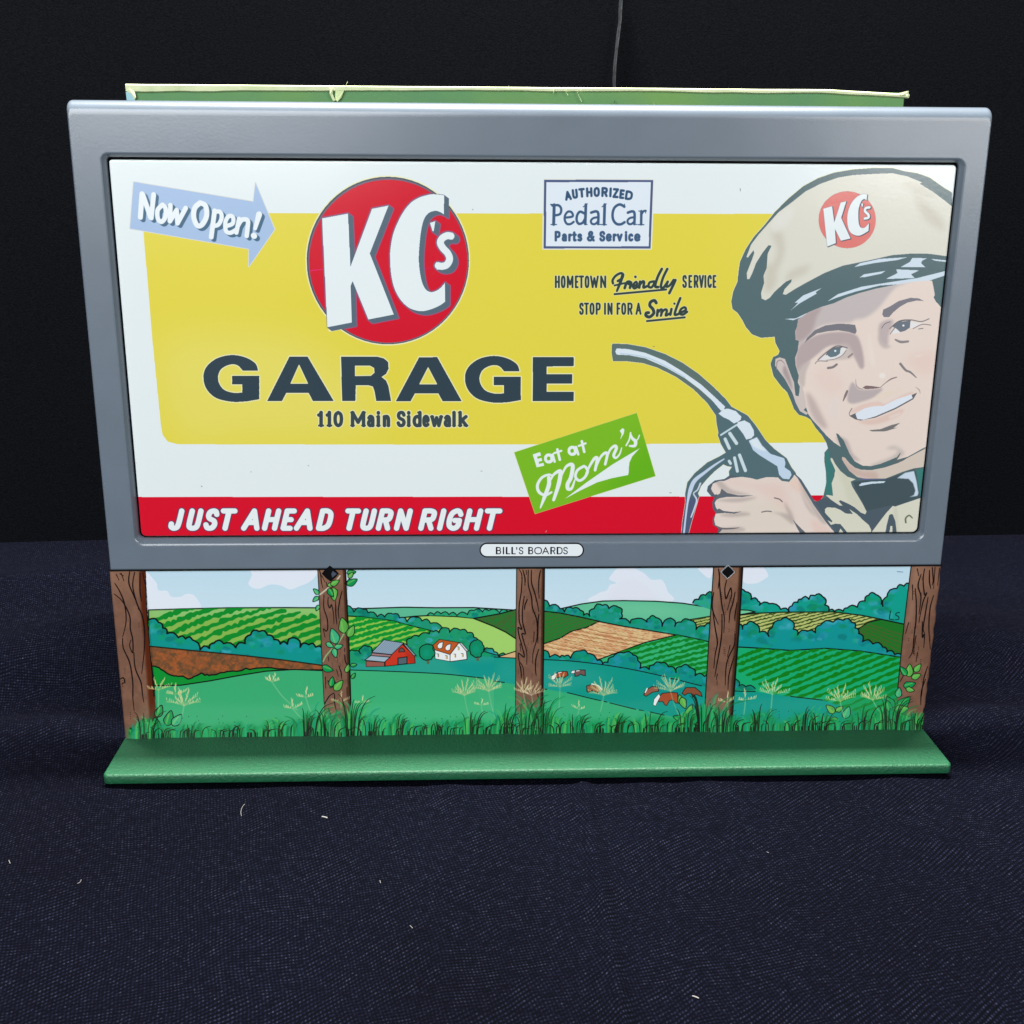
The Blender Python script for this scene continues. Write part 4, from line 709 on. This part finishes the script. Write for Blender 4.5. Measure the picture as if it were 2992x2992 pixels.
# ------------------------------------------------------------------ table cloth and backdrop
GZ = -0.0068
k = NT('navy_woven_cloth'); k.b.inputs['Roughness'].default_value = .95; k.b.inputs['Specular IOR Level'].default_value = .05
tc = k.coord(); warp = k.n('TexNoise', Scale=22.0, Detail=3.0); k.l(tc, warp.inputs['Vector'])
mv = k.n('Mix', _data_type='VECTOR'); mv.inputs[0].default_value = .0035
mv = k.n('VectorMath', _operation='MULTIPLY_ADD'); k.l(warp.outputs['Color'], mv.inputs[0]); mv.inputs[1].default_value = (.006, .006, 0); k.l(tc, mv.inputs[2])
def wave(rot, scale, dist=1.2):
    mp = k.n('Mapping'); mp.inputs['Rotation'].default_value = (0, 0, rot); k.l(mv.outputs[0], mp.inputs['Vector'])
    w = k.n('TexWave', Scale=scale, Distortion=dist, Detail=2.0); w.inputs['Detail Scale'].default_value = 40; k.l(mp.outputs[0], w.inputs['Vector']); return w.outputs['Fac']
w1, w2 = wave(.88, 185, 2.2), wave(-.22, 260, 3.0)
w1m = k.n('MixRGB') if False else k.n('Mix', _data_type='FLOAT'); k.l(k.ramp(k.noise(55, 3, .6), [(.42, (0, 0, 0)), (.62, (1, 1, 1))]), w1m.inputs[0]); k.l(w1, w1m.inputs[2]); k.l(wave(1.35, 210, 3.5), w1m.inputs[3]); w1 = w1m.outputs[0]
w2m = k.n('MapRange'); w2m.inputs[3].default_value = .35; k.l(w2, w2m.inputs[0]); w2 = w2m.outputs[0]
mul = k.n('Math', _operation='MULTIPLY'); k.l(w1, mul.inputs[0]); k.l(w2, mul.inputs[1])
fz = k.noise(900, 3, .7); fz2 = k.noise(420, 2, .6); ad1 = k.n('Math', _operation='MULTIPLY'); k.l(mul.outputs[0], ad1.inputs[0]); k.l(fz, ad1.inputs[1])
ad2 = k.n('Math', _operation='MULTIPLY'); k.l(ad1.outputs[0], ad2.inputs[0]); k.l(fz2, ad2.inputs[1])
col = k.ramp(ad2.outputs[0], [(0.0, (.0003, .0005, .0017)), (.07, (.0009, .0013, .0046)), (.20, (.0050, .0064, .0165)), (.38, (.034, .038, .060))])
big = k.noise(7, 3); mx = k.n('Mix', _data_type='RGBA', _blend_type='MULTIPLY'); mx.inputs[0].default_value = 1.0
k.l(col, mx.inputs[6]); k.l(k.ramp(big, [(.3, (.72, .72, .75)), (.7, (1.2, 1.2, 1.18))]), mx.inputs[7]); k.l(mx.outputs[2], k.b.inputs['Base Color'])
k.l(k.bump(mul.outputs[0], .6, .0005), k.b.inputs['Normal']); M_cloth = k.m
def hgt(x, y):
    crease = 0
    for cx, a, w, sl in ((.0215, .0022, .0030, .012), (-.034, .0013, .007, .0), (.075, .0016, .009, -.05), (.155, .0020, .012, -.25), (-.19, .0022, .018, .1), (-.10, .0012, .014, .05), (.045, .0010, .006, -.02)):
        d = x - cx - sl * (y + .03); crease += a * math.exp(-(d / w) ** 2)
    fade = min(1, max(0, (-y - .02) / .02)) if y < .02 else 0
    f = crease * fade
    # soft lying folds behind and beside the toy
    for px, py, ax, ay, a, w in ((-.25, .10, .8, .6, .020, .030), (-.30, .21, .9, .45, .012, .03), (-.33, .04, .95, .3, .016, .022), (.27, .12, .75, -.66, .012, .032), (.32, .06, .9, -.4, .016, .026), (.25, .012, .98, -.2, .009, .016), (-.25, .012, .98, .15, .009, .016)):
        dx, dy = x - px, y - py; t = dx * ax + dy * ay; n = -dx * ay + dy * ax
        if (px < 0) == (x < 0): f += a * math.exp(-(n / w) ** 2) * math.exp(-(t / .13) ** 2) * min(1, max(0, (abs(x) - .186) / .03))
    return GZ + f + .0004 * math.sin(31 * x + 7 * y) * math.cos(23 * y) * (1 if abs(x) > .19 or y < -.045 else 0)
def axis(a, b, n, dense): 
    return sorted(set([round(a + (b - a) * i / n, 5) for i in range(n + 1)] + dense))
xs = axis(-.9, .9, 150, [round(.0215 + d * .0012, 5) for d in range(-6, 7)]); ys = axis(-.70, .318, 150, [])
V = [(x, y, hgt(x, y)) for y in ys for x in xs]; nx = len(xs)
F = [(j * nx + i, j * nx + i + 1, (j + 1) * nx + i + 1, (j + 1) * nx + i) for j in range(len(ys) - 1) for i in range(nx - 1)]
cl = mesh('table_cloth', V, F, M_cloth, smooth=True); cl['kind'] = 'structure'; cl['label'] = 'navy blue woven cloth spread over the table'
kb = NT('black_backdrop_cloth'); kb.b.inputs['Roughness'].default_value = .9; kb.b.inputs['Specular IOR Level'].default_value = .04
kb.l(kb.ramp(kb.noise(800, 3, .7), [(.3, (.0010, .0013, .0019)), (.7, (.0034, .0042, .0060))]), kb.b.inputs['Base Color']); kb.l(kb.bump(kb.noise(1100, 2), .4, .0005), kb.b.inputs['Normal'])
V = []; F = []; nx, nz = 161, 81
SX = [(.34439, .0694), (.2962, .0670)]
for j in range(nz):
    z = -.02 + 1.1 * j / (nz - 1)
    for i in range(nx):
        x = -1.1 + 2.2 * i / (nx - 1); V.append((x, .312 + .006 * math.sin(5 * x + 1.3) + .003 * math.sin(17 * x + 2 * z) + .002 * math.sin(9 * z + 3 * x), z))
F = [(j * nx + i, j * nx + i + 1, (j + 1) * nx + i + 1, (j + 1) * nx + i) for j in range(nz - 1) for i in range(nx - 1)]
bd = mesh('backdrop', V, F, kb.m, smooth=True); bd['kind'] = 'structure'; bd['label'] = 'plain black fabric backdrop hanging behind the table'
# raised seam in the backdrop: a gathered ridge of the same cloth
r_ = np.random.default_rng(8); V = []; F = []
pts = [(1820, -60), (1816, 20), (1814, 60), (1809, 100), (1803, 150), (1799, 190), (1797, 232), (1797, 300)]
P3 = catmull([on_y(a, b, .304) for a, b in pts] , False, 6) if False else [on_y(a, b, .306) for a, b in pts]
for i, p in enumerate(P3):
    w = [.0004, .0005, .0003, .0005, .0003, .0004, .0003, .0001][i]
    for dx, dy in ((-w * 1.2, .010), (-w, -.001), (w * .2, -.003), (w, .002), (w * 1.4, .010)): V.append((p[0] + dx, p[1] + dy, p[2]))
for i in range(len(P3) - 1):
    for q in range(4): a = i * 5 + q; F.append((a, a + 1, a + 6, a + 5))
ks = NT('seam_thread'); ks.b.inputs['Roughness'].default_value = .8; ks.l(ks.ramp(ks.noise(300, 3), [(.4, (.006, .007, .009)), (.65, (.035, .045, .055))]), ks.b.inputs['Base Color'])
mesh('seam', V, F, ks.m, bd, smooth=True)
# ------------------------------------------------------------------ the toy billboard
toy = thing('toy_billboard', 'tin toy billboard with grey frame, garage advertisement and green base', 'toy billboard')
X0, X1, Z0, Z1 = -.1800, .1800, .0797, .2691
def rrect(x0, x1, z0, z1, r, n=8):
    r4 = r if hasattr(r, '__len__') else (r,) * 4; out = []       # bl, br, tr, tl
    for (cx, cz, a0), rr in zip(((x0, z0, 180), (x1, z0, 270), (x1, z1, 0), (x0, z1, 90)), r4):
        ox = cx + rr * (1 if cx == x0 else -1); oz = cz + rr * (1 if cz == z0 else -1)
        for q in range(n + 1):
            a = math.radians(a0 + 90 * q / n); out.append((ox + rr * math.cos(a), oz + rr * math.sin(a)))
    return out
# frame: rings of the same vertex count, from the recess, over the sloping lip and the face, round the outer edge and back
ox0, ox1, oz0, oz1 = -.1667, .1692, .0930, .2482
rings = []
def ring(pts, y): rings.append([(x, y, z) for x, z in pts])
cr_ = (.0026, .0026, .0020, .0016)
ring(rrect(ox0, ox1, oz0, oz1, cr_), .0040)
ring(rrect(ox0, ox1, oz0, oz1, cr_), .0021)
for o_, y_ in ((.0003, .0017), (.0009, .0004), (.0013, .0000), (.0015, -.0001), (.0019, -.0001)):
    ring(rrect(ox0 - o_, ox1 + o_, oz0 - o_ * 1.7, oz1 + o_, [c + o_ for c in cr_]), y_)
ring(rrect(X0 + .0018, X1 - .0018, Z0 + .0008, Z1 - .0056, (.0003, .0003, .0018, .0016)), -.0001)
for t in range(0, 8):                                  # outer edge: wide roll at the top, tight roll at the sides, crisp at the foot
    a = math.pi / 2 * t / 7; si, cc = math.sin(a), math.cos(a)
    ring(rrect(X0 + .0012 * (1 - si), X1 - .0012 * (1 - si), Z0 + .0002 * (1 - si), Z1 - .0050 * (1 - si), (.0003, .0003, .0022, .0020)), -.0001 + .0052 * (1 - cc))
ring(rrect(X0, X1, Z0, Z1, (.0003, .0003, .0022, .0020)), .0150)
V = [v for r in rings for v in r]; n = len(rings[0]); F = []
for k_ in range(len(rings) - 1):
    for i in range(n):
        j = (i + 1) % n; F.append((k_ * n + i, k_ * n + j, (k_ + 1) * n + j, (k_ + 1) * n + i))
fr = mesh('frame', V, F, M_grey, toy, smooth=True)
bm = bmesh.new(); bm.from_mesh(fr.data); bmesh.ops.recalc_face_normals(bm, faces=bm.faces); bm.to_mesh(fr.data); bm.free()
# advertisement sheet: a shallow tray with curved edges, standing a hair inside the frame with a dark gap round it
def sheet(name, x0, x1, z0, z1, r, y, yb, e, mat, parent, uv, smooth=True):
    rs = [[(x, yb, z) for x, z in rrect(x0, x1, z0, z1, r)]]
    for t in (0.0, .35, .7, 1.0):
        a = math.pi / 2 * t; o = e * (1 - math.cos(a)); rr = [max(.0002, c - o) for c in (r if hasattr(r, '__len__') else (r,) * 4)]
        rs.append([(x, y + e * .8 * (1 - math.sin(a)), z) for x, z in rrect(x0 + o, x1 - o, z0 + o, z1 - o, rr)])
    V = [v for q in rs for v in q]; n = len(rs[0]); F = []
    for k_ in range(len(rs) - 1):
        for i in range(n): j = (i + 1) % n; F.append((k_ * n + i, k_ * n + j, (k_ + 1) * n + j, (k_ + 1) * n + i))
    F.append(tuple((len(rs) - 1) * n + i for i in range(n)))
    o = mesh(name, V, F, mat, parent, uv=uv); o.data.polygons.foreach_set('use_smooth', [True] * (len(F) - 1) + [False]); return o
back = [(x, .0046, z) for x, z in rrect(ox0 - .004, ox1 + .004, oz0 - .004, oz1 + .004, .003)]
mesh('backing_board', back, [tuple(range(len(back)))], M_black, toy)
po = sheet('advertisement_panel', ox0 + .0009, ox1 - .0010, oz0 + .0008, oz1 - .0010, (.0022, .0024, .0016, .0012), .0025, .0044, .0007, M_ad, toy, ad)
# countryside strip and its five raised posts
def bar(name, x0, x1, z0, z1, y, yb, e, mat, parent, uv, ragged=0):
    prof = [(x0, yb), (x0, y + e)] + [(x0 + (x1 - x0) * t, y + e * (abs(2 * t - 1) ** 3)) for t in (.06, .15, .3, .5, .7, .85, .94)] + [(x1, y + e), (x1, yb)]
    zs = [z0 + (z1 - z0) * i / 24 for i in range(25)]; r = np.random.default_rng(4); V = []
    for z in zs:
        jx = (r.uniform(-.0004, .0003) if ragged else 0)
        for x, yy in prof:
            e1 = jx if (ragged > 0 and x > x1 - .001) or (ragged < 0 and x < x0 + .001) else 0; V.append((x + e1, yy, z))
    m = len(prof); F = [(j * m + i, j * m + i + 1, (j + 1) * m + i + 1, (j + 1) * m + i) for j in range(24) for i in range(m - 1)]
    return mesh(name, V, F, mat, parent, smooth=True, uv=uv)
BT = .0791
st = mesh('countryside_panel', [(-.179, .0011, -.001), (.179, .0011, -.001), (.179, .0011, BT), (-.179, .0011, BT), (-.179, .0150, -.001), (.179, .0150, -.001), (.179, .0150, BT), (-.179, .0150, BT)],
          [(0, 1, 2, 3), (5, 4, 7, 6), (1, 5, 6, 2), (4, 0, 3, 7), (3, 2, 6, 7)], M_ld, toy, uv=ld)
for x0, x1, rg in ((-.1800, -.1650, 0), (-.0916, -.0797, 0), (-.0063, .0056, 0), (.0792, .0917, 0), (.1664, .1799, 1)):
    bar('post', x0, x1, -.0005, BT, .0002, .0020 if abs(x0 + x1) < .3 else .0140, .0009, M_ld, toy, ld, rg)
mesh('shadow_gap_strip', [(X0, .0001, BT - .0001), (X1, .0001, BT - .0001), (X1, .0001, Z0 + .0001), (X0, .0001, Z0 + .0001), (X0, .0012, Z0 + .0004), (X1, .0012, Z0 + .0004)], [(0, 1, 2, 3), (3, 2, 5, 4)], M_black, toy)  # black strip stands in for the shade between frame and countryside panel
# fixing holes: diamond punch marks with the tin bent up round them
for (c, u, v), sc in ((('J', 208, 182), 1.0), (('L', 306, 124), 1.0)):
    q = on_y(*src(c, u, v), -.0004); R_ = .0034 * sc if c == 'J' else .0031
    n = 16; V = []; F = []
    def dia(r, y, n=16):
        o = []
        for i in range(n):
            a = 2 * math.pi * i / n; ca, sa = math.cos(a), math.sin(a); d = 1 / (abs(ca) + abs(sa)); d = d * .82 + .18 * .85; o.append((q[0] + r * d * ca, y, q[2] + r * d * sa))
        return o
    V = dia(R_ * 1.10, -.0001) + dia(R_ * 1.02, -.0006) + dia(R_ * .92, -.0005)
    F = [(k_ * n + i, k_ * n + (i + 1) % n, (k_ + 1) * n + (i + 1) % n, (k_ + 1) * n + i) for k_ in (0, 1) for i in range(n)]
    h = mesh('fixing_hole', V, F, M_metal if c == 'L' else M_dark, toy)
    V = dia(R_ * .96, -.0004); mesh('hole_shade_plate', V, [tuple(range(n))], M_dark, h)  # black plate in place of an opening, painted as the hole's inner shade
    V = [(q[0] + R_ * .25, -.0006, q[2] - R_ * .5), (q[0] + R_ * .85, -.0008, q[2]), (q[0] + R_ * .35, -.0006, q[2] + R_ * .4), (q[0] + R_ * .15, -.0005, q[2])]
    if c == 'J': mesh('bent_tab', V, [(0, 1, 2, 3)], paint('tab_steel', (62, 70, 88), .4), h)
# name plate
def pill3(u0, u1, v0, v1, y):
    return [tuple(on_y(*src('H', a, b), y)) for a, b in pillpts(u0, u1, v0, v1)]
A_ = pill3(4, 986, 1404, 1541, -.0003); B_ = pill3(16, 974, 1416, 1529, -.0005); A0 = [(x, .0001, z) for x, _, z in A_]
n = len(A_); V = A0 + A_ + B_ ; F = [(k_ * n + i, k_ * n + (i + 1) % n, (k_ + 1) * n + (i + 1) % n, (k_ + 1) * n + i) for k_ in (0, 1) for i in range(n)]
np_ = mesh('name_plate', B_, [tuple(range(n))], M_pl, toy, uv=pl); mesh('rim', V, F, M_black, np_)
# green base
D_, XE, H0 = .0322, .1806, -.0042
prof = rrect(-XE, XE, -D_, .048, (.0022, .0022, .003, .003), 6)
def scl(p, o): return [(x - math.copysign(o, x), y + (o if y < 0 else -o)) for x, y in p]
rs = [[(x, y, H0) for x, y in scl(prof, .0002)], [(x, y, H0 + .0003) for x, y in prof], [(x, y, -.0008) for x, y in prof], [(x, y, -.0003) for x, y in scl(prof, .0002)], [(x, y, 0) for x, y in scl(prof, .0007)]]
V = [v for r in rs for v in r]; n = len(prof); F = [(k_ * n + i, k_ * n + (i + 1) % n, (k_ + 1) * n + (i + 1) % n, (k_ + 1) * n + i) for k_ in range(4) for i in range(n)]
F += [tuple(4 * n + i for i in range(n)), tuple(reversed(range(n)))]
b = mesh('base', V, F, M_green, toy); b.data.polygons.foreach_set('use_smooth', [True] * (4 * n) + [False, False])
for fx, fy in ((-.165, -.022), (.165, -.022), (-.165, .038), (.165, .038)):
    t = [2 * math.pi * i / 16 for i in range(16)]; V = [(fx + .006 * math.cos(a), fy + .006 * math.sin(a), z) for z in (H0, GZ - .0004) for a in t]
    mesh('rubber_foot', V, [(i, (i + 1) % 16, 16 + (i + 1) % 16, 16 + i) for i in range(16)] + [tuple(range(16)), tuple(range(31, 15, -1))], M_rub, b)
# back legs of the display: two struts behind the board, out of sight from the front
# ------------------------------------------------------------------ cardboard box behind the board
box = thing('cardboard_box', 'worn green cardboard box with pale torn rim standing behind the billboard', 'box', (0, 0, GZ))
BY = .045
M_card = paint('green_card', (108, 150, 84), .75, 0, ((500, .3, .0004),), var=(26, (90, 138, 94)), spec=.25)
M_rim = paint('raw_board_edge', (214, 222, 182), .85, 0, ((700, .4, .0003),), var=(120, (192, 206, 160)), spec=.2)
M_blue = paint('pale_blue_card', (150, 196, 206), .7, spec=.3)
TL3, TR3 = on_y(*src('O', 850, 212), BY), on_y(*src('P', 790, 232), BY)
N_ = 60; V = []; r_ = np.random.default_rng(9); jit = np.convolve(r_.normal(0, .00012, N_ + 9), np.ones(5) / 5, 'same')[4:4 + N_ + 1]
xs_ = [TL3[0] + (TR3[0] - TL3[0]) * i / N_ for i in range(N_ + 1)]; zt = [TL3[2] + (TR3[2] - TL3[2]) * i / N_ + jit[i] for i in range(N_ + 1)]
bz = GZ
def wall(name, P0, P1, th, mat, ztop):   # an upright card wall between two ground points, with thickness
    d = Vector((P1[0] - P0[0], P1[1] - P0[1], 0)).normalized(); nrm = Vector((-d.y, d.x, 0)) * th; V = []
    m = len(ztop)
    for i, z in enumerate(ztop):
        t = i / (m - 1); x = P0[0] + (P1[0] - P0[0]) * t; y = P0[1] + (P1[1] - P0[1]) * t
        V += [(x, y, 0), (x, y, z - bz), (x + nrm.x, y + nrm.y, z - bz), (x + nrm.x, y + nrm.y, 0)]
    F = [(a, a + 4, a + 5, a + 1) for a in range(0, 4 * m - 4, 4)] + [(a + 1, a + 5, a + 6, a + 2) for a in range(0, 4 * m - 4, 4)] + [(a + 2, a + 6, a + 7, a + 3) for a in range(0, 4 * m - 4, 4)] + [(0, 1, 2, 3), (4 * m - 1, 4 * m - 2, 4 * m - 3, 4 * m - 4)]
    return mesh(name, V, F, mat, box)
wall('front_wall', (xs_[0], BY), (xs_[-1], BY), .0012, M_card, zt)
XL = on_y(*src('O', 775, 250), BY + .002)[0]; XR = TR3[0] + .0006
wall('side_wall', (XL + .0004, BY + .075), (XL + .0004, BY + .0012), .0012, M_blue, [TL3[2]] * 2); wall('side_wall', (XR, BY + .0012), (XR, BY + .075), .0012, M_card, [TR3[2]] * 2)
wall('rear_wall', (XR, BY + .076), (XL, BY + .076), .0012, M_card, [TL3[2]] * 2)
# rim: the thick pale edge of the board folded over the top, torn at one place
V = []; m = 80; r_ = np.random.default_rng(12)
jj = np.convolve(r_.normal(0, .00022, m + 9), np.ones(3) / 3, 'same')[4:4 + m + 1]
for i in range(m + 1):
    t = i / m; u = 770 + 0 * t; P_ = on_y(368 + (2652 - 368) * t, 259 + (2654 and 14) * t, BY)
    top = on_y(370 + (2652 - 370) * t, [246, 276][0] + 18 * t + (12 * max(0, t - .9) / .1), BY + .001); th = (1 - .46 * min(1, 2.5 * t)) * 1.35
    zl = top[2] - .0024 * th + jj[i] * .8; x = top[0]
    V += [(x, BY - .0003, zl), (x, BY - .0012, zl + .0004), (x, BY - .0012, top[2] - .0004 + jj[i] * .2), (x, BY - .0004, top[2] + jj[i] * .2), (x, BY + .0016, top[2] + jj[i] * .2)]
F = [(5 * i + q, 5 * i + 5 + q, 5 * i + 6 + q, 5 * i + 1 + q) for i in range(m) for q in range(4)] + [(0, 1, 2, 3, 4), tuple(5 * m + q for q in (4, 3, 2, 1, 0))]
mesh('rim', V, F, M_rim, box)
def flap(name, c, pts, col, y=BY - .0016):
    P = [on_y(*src(c, a, b), y) for a, b in pts]; P = [(p[0], p[1] - .0004 * (i % 2), p[2] - bz) for i, p in enumerate(P)]; Q = [(x, yy + .0004, z) for x, yy, z in P]; n = len(P)
    mesh(name, P + Q, [tuple(range(n)), tuple(range(2 * n - 1, n - 1, -1))] + [(i, n + i, n + (i + 1) % n, (i + 1) % n) for i in range(n)], col, box)
CROP['Q'] = (800, 200, 1200 / 1932)
for o in box.children:
    if o.name.startswith('rim'): o.location.z = -bz
M_fold = paint('crumpled_pale_card', (196, 214, 160), .8)
flap('torn_strip', 'Q', [(262, 92), (278, 96), (276, 120), (290, 152), (278, 152), (264, 122)], M_rim); flap('crumpled_fold', 'Q', [(290, 104), (330, 106), (318, 138), (300, 156), (288, 146)], M_fold, BY - .001)
flap('torn_corner', 'P', [(740, 236), (828, 214), (836, 272), (818, 240), (790, 262), (762, 258)], M_rim)
flap('corner_wrap', 'O', [(776, 240), (800, 210), (856, 236), (870, 300), (850, 322), (826, 262)], M_rim, BY - .0012); flap('blue_corner', 'O', [(764, 238), (812, 248), (856, 268), (862, 326), (774, 326)], M_blue, BY - .0009)
for a, b, d, e in ((1104, 82, 1118, 96), (1320, 96, 1316, 118), (1425, 108, 1448, 156), (1372, 108, 1384, 126), (1606, 150, 1600, 164), (348, 62, 336, 86), (1786, 160, 1790, 172)):
    flap('loose_fibre', 'Q', [(a - .8, b), (a + .8, b), (d + 1, e), (d - 1, e)], M_rim if a != 1606 else M_dark)
# ------------------------------------------------------------------ lint lying on the cloth
M_lint = paint('white_lint', (128, 128, 126), .9, spec=.2)
def lint(pts, w, label):
    c = catmull([on_z(a, b, GZ) for a, b in pts], False, 4) if len(pts) > 2 else np.array([on_z(a, b, GZ) for a, b in pts]); o0 = c.mean(0); V = []; m = 6
    z0 = hgt(o0[0], o0[1]); rr = w
    for i, p in enumerate(c):
        r = .7 * rr * (.55 if i in (0, len(c) - 1) else 1); t = (c[min(i + 1, len(c) - 1)] - c[max(i - 1, 0)]); t = t / np.linalg.norm(t); nrm = np.array([-t[1], t[0], 0])
        for q in range(m):
            a = 2 * math.pi * q / m; v = p + nrm * r * math.cos(a) - o0; V.append((v[0], v[1], r * .7 * math.sin(a) + r * .5))
    F = [(i * m + q, i * m + (q + 1) % m, (i + 1) * m + (q + 1) % m, (i + 1) * m + q) for i in range(len(c) - 1) for q in range(m)] + [tuple(range(m)), tuple(len(c) * m - 1 - q for q in range(m))]
    o = mesh('lint', V, F, M_lint); o.location = (o0[0], o0[1], z0 + .0002); o['label'] = label; o['category'] = 'lint'; o['group'] = 'bits of lint on the cloth'
lint([(940, 2390), (948, 2391), (957, 2394)], .00045, 'fattest white lint bit on the cloth in front of the base, left of centre')
lint([(716, 2352), (708, 2362), (704, 2376), (706, 2388)], .00012, 'thin curled grey fibre on the cloth nearest below the left end of the base')
lint([(1110, 2575), (1112, 2583)], .00028, 'tiny upright white speck on the cloth below the fat lint bit and right of it')
lint([(1198, 2708), (1206, 2716)], .00026, 'small slanting white speck on the cloth left of the central crease')
lint([(2022, 2917), (2030, 2919), (2042, 2924)], .00034, 'white lint sliver on the cloth near the lower edge, right of the central crease')
lint([(28, 2530), (32, 2540)], .00028, 'white speck on the cloth at the far left edge')
lint([(2240, 2493), (2246, 2496)], .00022, 'faint white speck on the right half of the cloth, below the base')
lint([(238, 2572), (234, 2580), (226, 2584)], .00013, 'short bent pale fibre on the left part of the cloth')
